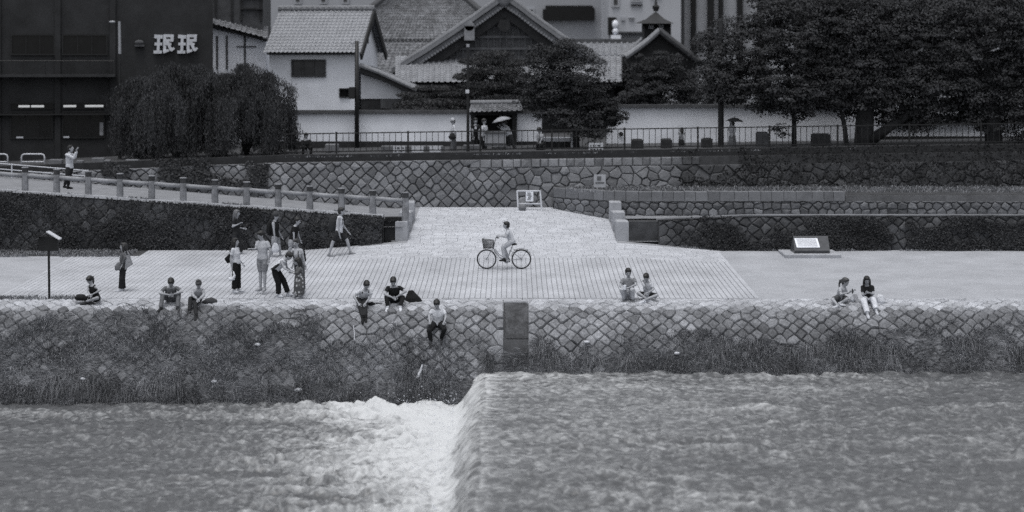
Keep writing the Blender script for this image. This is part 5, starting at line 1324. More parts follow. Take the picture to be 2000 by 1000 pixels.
# arching tussocks that overhang the water
tc = np.concatenate([g.uniform(-15.5, -1.6, 34), g.uniform(.6, 15.5, 46)]); per_ = 150
Xc = np.repeat(tc, per_) + g.normal(size=len(tc) * per_) * .10; n = len(Xc)
zw = np.where(Xc > -1.0, ZU, ZD); hz_ = np.repeat(g.uniform(.15, .75, len(tc)), per_) + g.normal(size=n) * .06; zz = zw + np.clip(hz_, .03, 1)
Dz = np.interp(-zz, [-p[1] for p in PROF], [p[0] for p in PROF])
fan = (Xc - np.repeat(tc, per_)) * 9 + np.repeat(g.normal(size=len(tc)) * 1.3 - .4, per_)
dirs = np.stack([fan + g.normal(size=n) * .45, -.6 + g.normal(size=n) * .2, .35 + g.normal(size=n) * .3], axis=1)
blades('bank_tussocks', 'arching grass tussocks overhanging the water edge', np.stack([Xc, Dz, zz], axis=1), dirs, np.repeat(g.uniform(.3, .62, len(tc)), per_) * g.uniform(.5, 1.2, n), .0045, g.uniform(.35, 1.0, n), m_grass, 83)
# soil strip and weeds at the wall foot, bed and wall tops
def patch(n, x0, x1, d0, d1, zf, seed, L, name, label, mat=m_grass, clump=1.0, th=.4):
    g = np.random.default_rng(seed); X = g.uniform(x0, x1, n); D = g.uniform(d0, d1, n); k = fbm(X * clump, D * 2, seed) > th; X, D = X[k], D[k]; m = len(X)
    z = np.array([zf(a, b) for a, b in zip(X, D)]); dirs = np.stack([g.normal(size=m) * .5, g.normal(size=m) * .4 - .2, .8 + g.normal(size=m) * .2], axis=1)
    return blades(name, label, np.stack([X, D, z], axis=1), dirs, g.uniform(L * .5, L, m), .009, g.uniform(.1, .5, m), mat, seed)
sstrip = sheet('soil_strip', lin(-26, -12.8, 12), [60.2, 61.8], lambda x, d: zt(x, d) + .006, m_soil, terrace)
patch(5200, -19.5, -13.2, 59.9, 61.75, lambda x, d: zt(x, d), 101, .16, 'verge_grass', 'scrubby grass strip at the foot of the ivy wall', th=.35)
patch(5000, 2.2, 20.5, 67.0, 70.0, lambda x, d: 1.91, 102, .2, 'bed_grass', 'dark grass on the planting bed above the tier wall', th=.3)
patch(1500, -19, -4.8, 61.9, 62.05, lambda x, d: zcop(x), 103, .15, 'coping_weeds', 'weeds sprouting along the railing foot', th=.58, clump=.9)
patch(1600, -4.55, -4.0, 62.1, 62.4, lambda x, d: 1.18, 104, .3, 'recess_shrub', 'dark shrub tuft in the recess beside the railing end', m_leafd, th=.0)
patch(1500, 6, 20, 61.5, 61.75, lambda x, d: zt(x, d), 105, .16, 'foot_weeds', 'weeds along the foot of the overgrown wall', th=.5)
patch(900, -15.9, -12.2, 50.85, 51.25, lambda x, d: 0, 106, .22, 'edge_weeds', 'weeds around the foot of the notice post', th=.42)
patch(2600, -9.2, 14, 70.6, 71.5, lambda x, d: zs(x) - .05, 107, .16, 'street_verge_grass', 'thin grass on the kerb under the street fence', m_grass, th=.5)
# ------------------------------------------------------------------ people
m_skin = M('skin', 0.34, 0.6, 6, 0.06, 40, 0.03, spec=0.35)
m_eye = M('eyes and lips', 0.05, 0.5, 6, 0)
def cloth(v): return M('cloth %03d' % int(v * 1000), v, 0.9, 7, 0.16, 50, 0.10, 0.7, 13, spec=0.15)
def hairm(v): return M('hair %03d' % int(v * 1000), v, 0.55, 30, 0.3, 90, 0.2, spec=0.4)
def pattern_mat():
    m = bpy.data.materials.new('flowered cloth'); m.use_nodes = True; n, l = m.node_tree.nodes, m.node_tree.links; b = n['Principled BSDF']; b.inputs['Roughness'].default_value = .85
    g = n.new('ShaderNodeNewGeometry'); v = n.new('ShaderNodeTexVoronoi'); v.inputs['Scale'].default_value = 11; l.new(g.outputs['Position'], v.inputs['Vector'])
    r = n.new('ShaderNodeValToRGB'); r.color_ramp.elements[0].position = .22; r.color_ramp.elements[0].color = (.5, .51, .53, 1); r.color_ramp.elements[1].position = .42; r.color_ramp.elements[1].color = (.07, .072, .075, 1)
    l.new(v.outputs['Distance'], r.inputs[0]); l.new(r.outputs[0], b.inputs['Base Color']); return m
m_flower = pattern_mat()
PENDING = []
def soft(name, mb, mat, parent, vox=0.02, it=3, extra=None):
    """one continuous surface grown round overlapping shapes"""
    o = mb.build(name, mat, parent, world=True)
    r = o.modifiers.new('r', 'REMESH'); r.mode = 'VOXEL'; r.voxel_size = vox
    s = o.modifiers.new('s', 'SMOOTH'); s.factor = .5; s.iterations = it
    PENDING.append((o, extra)); return o
def finish_soft():
    dg = bpy.context.evaluated_depsgraph_get()
    new = [(o, x, bpy.data.meshes.new_from_object(o.evaluated_get(dg))) for o, x in PENDING]
    for o, x, me in new:
        o.modifiers.clear(); old = o.data; nm = old.name; o.data = me; bpy.data.meshes.remove(old); me.name = nm
        if x:
            mbx, eyes = x; inv = Matrix.Translation(-o.parent.location); bm = bmesh.new(); bm.from_mesh(me)
            if len(me.materials) < 2: me.materials.append(m_eye)
            for part, mi in ((mbx, 0), (eyes, 1)):
                vs = [bm.verts.new(inv @ Vector(v)) for v in part.v]
                for f in part.f:
                    try: bm.faces.new([vs[i] for i in f]).material_index = mi
                    except ValueError: pass
            bmesh.ops.recalc_face_normals(bm, faces=bm.faces); bm.to_mesh(me); bm.free()
        me.polygons.foreach_set('use_smooth', [True] * len(me.polygons))

def solve(par, px, py, L, sgn=0.0):
    """child joint at a photo pixel, one bone length from its parent; sgn < 0 nearer the camera"""
    D = par.y; c = P(px, py, D)
    for _ in range(4):
        v = c - par; d = math.hypot(v.x, v.z)
        if d >= L or sgn == 0: dy = 0 if sgn == 0 or d >= L else 0
        else: dy = (1 if sgn > 0 else -1) * math.sqrt(L * L - d * d) * min(1, abs(sgn))
        D = par.y + dy; c = P(px, py, D)
    v = c - par
    if v.length > L * 1.02: c = par + v * (L / v.length)
    return c

def person(label, D, h, yaw, pel, neck, head, arms, legs, top=('tee', .5), bot=('trousers', .02), shoe=.3, hair=('short', .012), nod=0, hyaw=None, slim=1.0, group='people by the river', nsgn=-0.3, toes=None, base=None, hsgn=-.4, seatd=0):
    seat = bool(seatd)
    if D is None: D = hit(pel[0], pel[1], .105) if seat else hit((legs['a'][1][0] + legs['b'][1][0]) / 2, (legs['a'][1][1] + legs['b'][1][1]) / 2, .085)
    yw = math.radians(yaw); fwd = Vector((math.sin(yw), -math.cos(yw), 0)); lat = Vector((math.cos(yw), math.sin(yw), 0))
    pe = P(pel[0], pel[1], D); k = h / 1.7
    nk = solve(pe, neck[0], neck[1], .32 * h, nsgn); hd = solve(nk, head[0], head[1], .10 * h, hsgn)
    if (hd - nk).length < .08 * h: hd = nk + (hd - nk).normalized() * .088 * h
    t = thing('person', label, 'person', base or (pe.x, D, 0), group)
    up = (nk - pe).normalized(); sw = .100 * h * slim
    S = {'a': nk - up * .035 * h - lat * sw, 'b': nk - up * .035 * h + lat * sw}; Hp = {'a': pe - lat * .052 * h, 'b': pe + lat * .052 * h}
    J = {}
    for s in 'ab':
        e, w = arms[s]; el = solve(S[s], *e[:2], .175 * h, e[2] if len(e) > 2 else -.3); ha = solve(el, *w[:2], .155 * h, w[2] if len(w) > 2 else -.3); J['e' + s], J['h' + s] = el, ha
        kn, an = legs[s]; q = solve(Hp[s], *kn[:2], .245 * h, kn[2] if len(kn) > 2 else -.2); a = solve(q, *an[:2], .245 * h, an[2] if len(an) > 2 else .2)
        if seat:
            a = P(an[0], an[1], hit(an[0], an[1], .085)); best = None
            for i in range(60):
                d_ = pe.y - .75 + i * .015; c_ = P(kn[0], kn[1], d_); cost = ((c_ - Hp[s]).length - .245 * h) ** 2 + ((c_ - a).length - .245 * h) ** 2
                if best is None or cost < best[0]: best = (cost, c_)
            q = best[1]
        J['k' + s], J['n' + s] = q, a
    b = MB(); sl = slim
    ch = pe.lerp(nk, .62); wa = pe.lerp(nk, .3); bend = fwd * .02
    tor = [pe - up * .05 * k, pe, wa, ch + bend * .5, nk - up * .045 * k, nk + up * .01]
    rad = [(.13 * k * sl, .10 * k), (.155 * k * sl, .115 * k), (.13 * k * sl, .10 * k), (.155 * k * sl, .115 * k), (.15 * k * sl, .085 * k), (.06 * k, .06 * k)]
    b.tube(tor, rad, 14, lat=lat); b.tube([nk - up * .03, nk.lerp(hd, .7)], [.056 * k, .05 * k], 10)
    # head with jaw, nose, ears
    k0 = k; k = k * 1.12
    hy = math.radians(yaw if hyaw is None else hyaw); hf = Vector((math.sin(hy), -math.cos(hy), 0)); hl = Vector((math.cos(hy), math.sin(hy), 0)); na = math.radians(nod)
    hu = (Vector((0, 0, 1)) * math.cos(na) + hf * math.sin(na)); hf = (hf * math.cos(na) - Vector((0, 0, 1)) * math.sin(na)); ax = (hl, hf, hu)
    b.ell(hd + hu * .015 * k, (.074 * k, .094 * k, .105 * k), ax); b.ell(hd - hu * .055 * k + hf * .028 * k, (.052 * k, .056 * k, .06 * k), ax)
    b.tube([hd + hf * .088 * k + hu * .02 * k, hd + hf * .112 * k - hu * .02 * k, hd + hf * .09 * k - hu * .028 * k], [.008 * k, .016 * k, .012 * k], 6)
    for s in (-1, 1): b.ell(hd + hl * (s * .076 * k), (.012 * k, .02 * k, .03 * k), ax, 8, 6)
    hands, eyes = MB(), MB()
    for s in (-1, 1): eyes.ell(hd + hl * (s * .03 * k) + hf * .086 * k + hu * .022 * k, (.013 * k, .008 * k, .007 * k), ax, 8, 4)
    eyes.ell(hd + hf * .083 * k - hu * .062 * k, (.022 * k, .008 * k, .005 * k), ax, 8, 4)
    k = k0; foot = MB(); shoes = []
    for s, sg in (('a', -1), ('b', 1)):
        el, ha, kn, an = J['e' + s], J['h' + s], J['k' + s], J['n' + s]
        b.tube([S[s].lerp(nk, .25), S[s], S[s].lerp(el, .5), el], [.05 * k, .05 * k * sl, .043 * k * sl, .037 * k * sl], 10)
        b.ell(S[s], (.052 * k * sl,) * 3)
        fd = (ha - el).normalized(); b.ell(el, (.037 * k * sl,) * 3); b.tube([el, el.lerp(ha, .35), ha], [.037 * k * sl, .036 * k * sl, .025 * k * sl], 10)
        side = fd.cross(fwd); side = side.normalized() if side.length > .2 else lat.copy(); pn = side.cross(fd).normalized()
        pc = ha + fd * .045 * k; b.ell(pc, (.04 * k, .018 * k, .055 * k), (side, pn, fd), 10, 7)
        for i, (o, L) in enumerate(((-.028, .068), (-.010, .078), (.010, .072), (.027, .056))):
            r0 = pc + side * (o * k) + fd * .04 * k; r1 = r0 + (fd * .8 + fwd * .4).normalized() * L * .5 * k; r2 = r1 + (fd * .4 + fwd * .5 - Vector((0, 0, .5))).normalized() * L * .5 * k
            hands.tube([r0, r1, r2], [.0095 * k, .009 * k, .007 * k], 6)
        r0 = pc - side * (.034 * k) - fd * .015 * k; r1 = r0 + (fd * .6 - side * .6 + fwd * .3).normalized() * .035 * k; hands.tube([r0, r1, r1 + (fd * .8 + fwd * .4).normalized() * .03 * k], [.012 * k, .011 * k, .008 * k], 6)
        b.tube([Hp[s] + up * .03, Hp[s].lerp(kn, .3), kn], [.09 * k * sl, .085 * k * sl, .058 * k * sl], 10); b.ell(kn, (.058 * k * sl,) * 3)
        b.tube([kn, kn.lerp(an, .3), an.lerp(kn, .25), an], [.056 * k * sl, .058 * k * sl, .042 * k, .037 * k], 10)
        td = Vector(toes[s]).normalized() if toes and s in toes else (fwd + lat * (.25 * sg)).normalized()
        sh_ = MB(); heel = an - Vector((0, 0, .055 * k)) - td * .05 * k
        sh_.tube([heel - td * .012, heel + td * .02 * k, an + td * .06 * k - Vector((0, 0, .055 * k)), an + td * .15 * k - Vector((0, 0, .065 * k)), an + td * .19 * k - Vector((0, 0, .068 * k))],
                 [(.028 * k, .03 * k), (.04 * k, .045 * k), (.045 * k, .045 * k), (.045 * k, .032 * k), (.025 * k, .018 * k)], 10, lat=td.cross(Vector((0, 0, 1))))
        sh_.tube([an + Vector((0, 0, .015)), an - Vector((0, 0, .05 * k))], [.045 * k, .046 * k], 10); shoes.append(sh_)
    soft('body', b, m_skin, t, .02, 3, (hands, eyes))
    for sh_ in shoes: sh_.build('shoe', cloth(shoe), t, world=True, smooth=True)
    # top
    c = MB(); g = 1.12; kind, tv = top; tm = tv if not isinstance(tv, float) else cloth(tv)
    lo = pe - up * (.02 if bot[0] != 'dress' else 0)
    c.tube([lo, pe.lerp(nk, .1), wa, ch + bend * .5, nk - up * .045 * k, nk - up * .005], [(.172 * k * sl, .132 * k), (.17 * k * sl, .13 * k), (.15 * k * sl, .12 * k), (.168 * k * sl, .13 * k), (.155 * k * sl, .096 * k), (.075 * k, .075 * k)], 16, lat=lat)
    fr = {'tank': .0, 'tee': .62, 'shirt': 1.0, 'jacket': 1.0}[kind]
    for s in 'ab':
        el, ha = J['e' + s], J['h' + s]
        if fr > 0: c.tube([S[s].lerp(nk, .3), S[s], S[s].lerp(el, min(1, fr))], [.056 * k, .058 * k * sl, .056 * k * sl], 12); c.ell(S[s], (.057 * k * sl,) * 3)
        if fr >= 1: c.ell(el, (.052 * k,) * 3); c.tube([el, el.lerp(ha, .9)], [.052 * k, .04 * k], 12)
        elif fr == 0: c.ell(S[s].lerp(nk, .45), (.045 * k,) * 3)
    soft('shirt', c, tm, t, .018, 2)
    # bottom
    c = MB(); kind, bv = bot[:2]; bm_ = bv if not isinstance(bv, float) else cloth(bv)
    if kind in ('trousers', 'wide', 'shorts'):
        c.tube([pe - up * .07 * k, pe, pe.lerp(nk, .17)], [(.15 * k * sl, .115 * k), (.168 * k * sl, .128 * k), (.145 * k * sl, .112 * k)], 14, lat=lat)
        for s in 'ab':
            kn, an = J['k' + s], J['n' + s]; w = {'trousers': 1.0, 'wide': 1.35, 'shorts': 1.12}[kind]
            c.tube([Hp[s] + up * .03, Hp[s].lerp(kn, .35), kn if kind != 'shorts' else Hp[s].lerp(kn, .86)], [.1 * k * sl, .098 * k * sl * min(w, 1.1), .07 * k * w], 12)
            if kind != 'shorts': c.ell(kn, (.07 * k * w,) * 3); c.tube([kn, kn.lerp(an, .4), kn.lerp(an, 1.0 if seat else .93)], [.07 * k * w, .066 * k * w, .056 * k * w * (1.15 if kind == 'wide' else 1)], 12)
        soft({'trousers': 'trousers', 'wide': 'trousers', 'shorts': 'shorts'}[kind], c, bm_, t, .018, 2)
    else:
        an = (J['na'] + J['nb']) / 2; kn = (J['ka'] + J['kb']) / 2; end = kn if kind == 'skirt' else kn.lerp(an, .85)
        c.tube([pe.lerp(nk, .2), pe, pe.lerp(kn, .5), kn, end] if kind != 'skirt' else [pe.lerp(nk, .2), pe, pe.lerp(kn, .5), kn], [(.14 * k, .11 * k), (.18 * k, .145 * k), (.19 * k, .16 * k), (.2 * k, .17 * k), (.205 * k, .18 * k)][:5 if kind != 'skirt' else 4], 16, lat=lat)
        soft('skirt', c, bm_, t, .018, 2)
    # hair
    hk, hv = hair; c = MB(); m = hairm(hv); k = k * 1.14
    c.ell(hd + hu * .034 * k - hf * .02 * k, (.086 * k, .102 * k, .098 * k), ax, 14, 9); c.ell(hd - hf * .038 * k - hu * .012 * k, (.082 * k, .072 * k, .09 * k), ax, 12, 8)
    c.ell(hd + hu * .088 * k + hf * .035 * k, (.068 * k, .058 * k, .034 * k), ax, 10, 6)
    dn = Vector((0, 0, -1))
    if hk in ('long', 'bob'):
        L = .42 if hk == 'long' else .17; bk = hd - hf * .06 * k
        c.tube([bk + hu * .04 * k, bk - hf * .02 + dn * .08, bk - hf * .035 + dn * L * .6, bk - hf * .03 + dn * L], [(.08 * k, .05 * k), (.088 * k, .055 * k), (.08 * k, .04 * k), (.05 * k, .02 * k)], 12, lat=hl)
        for s in (-1, 1): c.tube([hd + hl * (s * .07 * k) + hu * .03 * k, hd + hl * (s * .078 * k) + dn * .1, hd + hl * (s * .08 * k) + dn * min(.2, L)], [.035 * k, .036 * k, .02 * k], 8)
    if hk == 'pony':
        bk = hd - hf * .095 * k + hu * .03 * k; c.ell(bk, (.03, .03, .03)); c.tube([bk, bk - hf * .08 + dn * .05, bk - hf * .11 + dn * .18, bk - hf * .10 + dn * .36], [.022, .034, .032, .012], 9)
    if hk == 'bun': c.ell(hd + hu * .125 * k - hf * .02 * k, (.045 * k, .045 * k, .045 * k), ax)
    soft('hair', c, m, t, .016, 1)
    if hk == 'cap':
        c = MB(); c.ell(hd + hu * .05 * k - hf * .005, (.092 * k, .108 * k, .088 * k), ax, 14, 8); c.ell(hd + hu * .045 * k + hf * .11 * k, (.07 * k, .075 * k, .012 * k), ax, 12, 6); c.build('cap', cloth(.05), t, world=True, smooth=True)
    if hk == 'sunhat':
        c = MB(); c.ell(hd + hu * .06 * k, (.09 * k, .1 * k, .09 * k), ax, 14, 8); c.ell(hd + hu * .045 * k, (.15 * k, .16 * k, .012 * k), ax, 16, 6); c.build('hat', cloth(.4), t, world=True, smooth=True)
    t['_'] = 1; del t['_']
    k = k0
    return dict(t=t, pe=pe, nk=nk, hd=hd, fwd=fwd, lat=lat, up=up, k=k, **J)

def backpack(f, label, v=.02, w=.30, hh=.42, d=.16, drop=.1, tilt=0):
    """worn on the back of figure f"""
    c0 = f['nk'].lerp(f['pe'], .45) - f['fwd'] * (.10 * f['k'] + d / 2); t = thing('backpack', label, 'backpack', c0)
    u = f['up']; l = f['lat']; n = -f['fwd']; n = (n - u * n.dot(u)).normalized()
    mb = MB(); pts = [c0 - u * hh / 2, c0 - u * hh * .42, c0, c0 + u * hh * .36, c0 + u * hh / 2]
    mb.tube(pts, [(w * .42, d * .42), (w / 2, d / 2), (w / 2, d * .55), (w * .46, d * .45), (w * .25, d * .2)], 12, lat=l); bag = mb.build('bag', cloth(v), t, world=True, smooth=True)
    p = MB(); p.ell(c0 + n * d * .45 - u * .08, (w * .36, .05, hh * .22), (l, n, u)); p.build('pocket', cloth(v * 1.3), t, world=True, smooth=True)
    for s in (-1, 1):
        q = f['nk'] - u * .06 + l * (s * .09); st = MB(); a = q - f['fwd'] * .1; st.tube([a, q + u * .035, q + f['fwd'] * .115 - u * .05, q + f['fwd'] * .12 - u * .2, q - f['fwd'] * .02 - u * .34], .014, 6); st.build('strap', cloth(v), t, world=True)
    return t
def sack(label, name, pts, rad, v, cat='bag', lat=(1, 0, 0), strap=None, mat=None):
    pts = [Vector(p) for p in pts]; t = thing(name, label, cat, pts[0]); mb = MB(); mb.tube(pts, rad, 12, lat=lat)
    soft('body', mb, mat or cloth(v), t, .022, 3)
    if strap: s = MB(); s.tube(strap, .012, 6); s.build('strap', cloth(min(v, .1)), t, world=True)
    return t
EDGE = 50.86
# --- seated along the edge
f = person('seated person in a black tank top bent over the lap, beside the notice post', None, 1.6, -30, (187, 582), (180, 557), (175, 546), {'a': ((171, 568, -.5), (176, 577, -1)), 'b': ((196, 567, -.5), (178, 576, -1))},
           {'a': ((165, 584, -1), (176, 589, .2)), 'b': ((190, 582, -1), (168, 589, -.4))}, ('tank', .018), ('shorts', .02), .04, ('pony', .012), 38, slim=.92, nsgn=-.6, hsgn=-1, toes={'a': (1, -.4, 0), 'b': (-1, -.4, 0)}, seatd=1)
sack('black shoulder bag on the edge in front of the person in the tank top', 'shoulder_bag', [P(147, 584, 50.5), P(152, 581, 50.5), P(162, 581, 50.5), P(170, 585, 50.5)], [(.06, .06), (.11, .10), (.12, .10), (.05, .06)], .02, lat=(0, 1, 0))
sack('crumpled white cloth on the paving behind the person in the tank top', 'cloth_bundle', [P(196, 582, 51.1), P(201, 583, 51.1), P(207, 585, 51.1)], [.05, .06, .03], .5, 'cloth')
f = person('seated person with elbows on spread knees, dark shirt, jeans and black boots', None, 1.74, 0, (334, 583), (334, 560), (334, 552), {'a': ((312, 573, -.6), (331, 576, -1)), 'b': ((356, 570, -.6), (337, 575, -1))},
           {'a': ((318, 575, -1), (314, 601, .6)), 'b': ((349, 575, -1), (347, 600, .6))}, ('tee', .13), ('trousers', .13), .025, ('short', .012), 45, nsgn=-.8, hsgn=-1, toes={'a': (-.5, -.8, -.25), 'b': (.4, -.85, -.25)}, seatd=1)
f = person('seated person in a pale open shirt with hair tied on top, hands in lap', None, 1.62, -5, (385, 584), (388, 564), (388, 555), {'a': ((376, 576, -.5), (385, 584, -1)), 'b': ((398, 577, -.5), (389, 585, -1))},
           {'a': ((372, 583, -1), (370, 607, .6)), 'b': ((381, 590, -1), (383, 615, .6))}, ('shirt', .36), ('trousers', .03), .03, ('bun', .05), 48, slim=.92, nsgn=-.8, hsgn=-1, toes={'a': (-.2, -.8, -.4), 'b': (0, -.8, -.45)}, seatd=1)
sack('dark lumpy holdall lying beside the person in the pale shirt', 'holdall', [P(396, 593, 50.55), P(403, 590, 50.55), P(413, 588, 50.6), P(424, 590, 50.6)], [(.07, .07), (.1, .10), (.12, .12), (.06, .07)], .06, lat=(0, 1, 0))
f = person('seated person in a white collared shirt leaning forward, black trousers', None, 1.72, 18, (707, 584), (714, 566), (716, 557), {'a': ((691, 579, -.4), (700, 593, -1)), 'b': ((723, 581, -.5), (714, 592, -1))},
           {'a': ((702, 594, -1), (708, 618, .4)), 'b': ((713, 593, -1), (714, 617, .4))}, ('tee', .56), ('trousers', .025), .02, ('short', .010), 40, nsgn=-.8, hsgn=-1, toes={'a': (.1, -.75, -.6), 'b': (.15, -.75, -.6)}, seatd=1)
bpk = backpack(f, 'black backpack with a white disc on the leaning person in the white collared shirt', .016, .26, .44, .15)
q = f['nk'].lerp(f['pe'], .35) - f['fwd'] * (.10 * f['k'] + .06) - f['lat'] * .135; mb = MB(); mb.tube([q, q - f['lat'] * .012], .055, 14); mb.build('white_disc', m_pale, bpk, world=True)
sack('small dark pouch with strap on the stones by the white collared shirt', 'pouch', [P(720, 594, 50.4), P(726, 594, 50.4), P(733, 595, 50.4)], [.05, .08, .04], .02, strap=[P(731, 594, 50.4), P(738, 592.5, 50.5), P(747, 593, 50.5)])
f = person('seated person all in black with hands together and white shoes', None, 1.74, 5, (770, 584), (769, 559), (768, 550), {'a': ((751, 574, -.5), (766, 581, -1)), 'b': ((793, 569, -.5), (773, 581, -1))},
           {'a': ((755, 579, -1), (757, 598, .6)), 'b': ((787, 581, -1), (782, 598, .6))}, ('tee', .018), ('trousers', .018), .62, ('short', .010), 42, nsgn=-.7, hsgn=-1, toes={'a': (-.2, -.8, -.45), 'b': (.15, -.8, -.45)}, seatd=1)
sack('black coat heaped over a bag beside the person all in black', 'coat_bundle', [P(806, 591, 50.75), P(805, 584, 50.75), P(803, 575, 50.8), P(802, 567, 50.8)], [(.30, .17), (.24, .15), (.15, .11), (.07, .05)], .014, 'coat')
f = person('person in a white shirt sitting down on the stone slope itself', None, 1.72, -2, (855, 632), (855, 604), (853, 594), {'a': ((838, 617, -.3), (839, 626, -.6)), 'b': ((871, 618, -.3), (868, 627, -.6))},
           {'a': ((838, 646, -1), (842, 666, .7)), 'b': ((868, 643, -1), (862, 659, .7))}, ('tee', .60), ('trousers', .016), .03, ('short', .010), 40, nsgn=-.3, hsgn=-1, toes={'a': (-.1, -.75, -.6), 'b': (0, -.75, -.6)}, seatd=1)
f = person('seated person in a grey shirt and pale trousers hugging the knees, holding a cup', None, 1.72, 5, (1227, 578), (1228, 543), (1227, 533), {'a': ((1211, 559, -.5), (1222, 565, -1)), 'b': ((1242, 556, -.5), (1228, 562, -1))},
           {'a': ((1215, 566, -1), (1219, 583, .7)), 'b': ((1235, 566, -1), (1236, 584, .7))}, ('tee', .20), ('trousers', .46), .16, ('short', .012), 15, nsgn=-.5, toes={'a': (-.1, -.8, -.4), 'b': (.1, -.8, -.4)}, seatd=1)
t = thing('paper_cup', 'white cup held by the person in the grey shirt', 'cup', f['ha']); mb = MB(); q = f['ha'] + Vector((-.03, -.08, .0)); mb.tube([q, q + Vector((0, 0, .13))], [.035, .045], 12); mb.build('cup', m_white, t, world=True)
f = person('cross-legged person with a long black ponytail and hand raised to the face', None, 1.58, -22, (1265, 577), (1265, 551), (1262, 542), {'a': ((1264, 564, -1), (1259, 552, -.6)), 'b': ((1276, 566, -.4), (1264, 572, -1))},
           {'a': ((1247, 573, -.9), (1264, 584, -.4)), 'b': ((1283, 577, -.9), (1258, 586, -.5))}, ('tee', .55), ('shorts', .02), .62, ('pony', .010), 35, slim=.9, nsgn=-.6, hsgn=-1, toes={'a': (1, -.3, -.1), 'b': (-1, -.3, -.1)}, seatd=1)
f = person('seated person with tied-back hair turned aside looking at a phone', None, 1.62, 55, (1640, 581), (1646, 560), (1651, 551), {'a': ((1642, 575, -.6), (1661, 570, -.3)), 'b': ((1655, 573, -.3), (1663, 569, -.2))},
           {'a': ((1626, 585, -.8), (1636, 596, -.6)), 'b': ((1656, 584, -.9), (1640, 592, -.3))}, ('tee', .40), ('shorts', .08), .5, ('pony', .05), 20, slim=.92, nsgn=-.5, toes={'a': (-1, -.4, 0), 'b': (1, -.4, 0)}, seatd=1)
t = thing('phone', 'dark phone in the hand of the person turned aside', 'phone', f['ha']); mb = MB(); q = f['ha'] + Vector((.09, -.02, .03)); mb.box(q.x - .01, q.x + .01, q.y - .035, q.y + .035, q.z - .07, q.z + .07); mb.build('case', m_metal, t, world=True)
f = person('seated person in a black tee over white trousers, hands together before the chest', None, 1.64, 0, (1696, 584), (1694, 557), (1693, 548), {'a': ((1685, 577, -.5), (1692, 573, -1)), 'b': ((1706, 575, -.5), (1696, 571, -1))},
           {'a': ((1687, 587, -1), (1694, 611, .5)), 'b': ((1706, 586, -1), (1711, 604, .5))}, ('tee', .018), ('wide', .62), .5, ('bob', .015), 22, slim=.92, nsgn=-.4, toes={'a': (.1, -.8, -.45), 'b': (.15, -.8, -.45)}, seatd=1)
sack('white plastic bag standing right of the person in white trousers', 'plastic_bag', [P(1721, 596, 50.6), P(1721, 590, 50.6), P(1719, 580, 50.65), P(1716, 575, 50.7)], [(.09, .08), (.13, .1), (.12, .09), (.04, .03)], .55)
sack('small white bag between the two seated people farthest from the gutter', 'plastic_bag', [P(1664, 589, 50.6), P(1664, 584, 50.6), P(1665, 577, 50.6)], [(.07, .06), (.08, .07), (.03, .02)], .5)
t = thing('newspaper', 'folded newspaper propped between the two seated people farthest from the gutter', 'newspaper', P(1676, 588, 50.7)); MB().hexa([P(1671, 590, 50.6), P(1681, 596, 50.45), P(1682, 596, 50.5), P(1673, 590, 50.65)], [P(1665, 575, 50.7), P(1672, 574, 50.7), P(1673, 574, 50.75), P(1666, 575, 50.75)]).build('sheets', M('newsprint', .32, .9, 12, .3), t, world=True)

# --- standing on the terrace
def feetD(py, px=300): return hit(px, py, 0)
f = person('standing person with a big pale tote and wide dark trousers, near the notice post', feetD(568), 1.58, -85, (240, 525), (243, 490), (241, 480), {'a': ((246, 503, .2), (240, 518, .2)), 'b': ((245, 503, -.3), (238, 519, -.3))},
           {'a': ((239, 545), (241, 564)), 'b': ((238, 545), (236, 564))}, ('shirt', .10), ('wide', .022), .55, ('bob', .02), -3, slim=.9, nsgn=0, hsgn=0)
t = thing('tote_bag', 'large pale tote bag hanging on the shoulder of the person near the notice post', 'bag', P(252, 520, 52.0)); D = feetD(568) - .2
mb = MB(); mb.hexa([P(244, 527, D - .05), P(260, 516, D - .05), P(260, 516, D + .06), P(244, 527, D + .06)], [P(246, 499, D - .03), P(253, 497, D - .03), P(253, 497, D + .03), P(246, 499, D + .03)]); mb.build('body', cloth(.26), t, world=True)
mb = MB(); mb.tube([P(246, 500, D), P(243, 492, D), P(248, 490, D + .1), P(253, 498, D)], .012, 6); mb.build('strap', cloth(.26), t, world=True)
sack('small grey handbag carried at the waist of the person near the notice post', 'handbag', [P(230, 528, D), P(230, 521, D), P(233, 512, D)], [(.09, .05), (.1, .06), (.05, .04)], .15)
f = person('standing person in a white tee and wide black trousers with a crescent bag', feetD(573.5), 1.60, 70, (462, 514), (459, 483), (460, 473), {'a': ((450, 508, -.2), (453, 527, -.2)), 'b': ((466, 505, .3), (472, 513, .1))},
           {'a': ((459, 543), (457, 569)), 'b': ((465, 543), (466, 568))}, ('tee', .58), ('wide', .014), .5, ('bob', .012), -4, slim=.95, nsgn=0, hsgn=0)
D = feetD(573.5)
sack('black shoulder bag behind the person in the white tee', 'shoulder_bag', [P(447, 514, D + .1), P(444, 506, D + .1), P(449, 496, D + .1)], [(.05, .04), (.1, .06), (.03, .03)], .015)
t = thing('crescent_bag', 'white crescent-shaped bag hanging from the hand of the person in the white tee', 'bag', P(453, 545, D - .15)); mb = MB(); mb.tube([P(456, 530, D - .2), P(458, 538, D - .2), P(456, 544, D - .2), P(450, 546, D - .2), P(446, 542, D - .2)], [.012, .035, .055, .05, .02], 10); mb.build('body', cloth(.6), t, world=True, smooth=True)
mb = MB(); mb.tube([P(456, 531, D - .2), P(453, 528, D - .2), P(449, 535, D - .2), P(446.5, 542, D - .2)], .008, 6); mb.build('handle', cloth(.4), t, world=True)
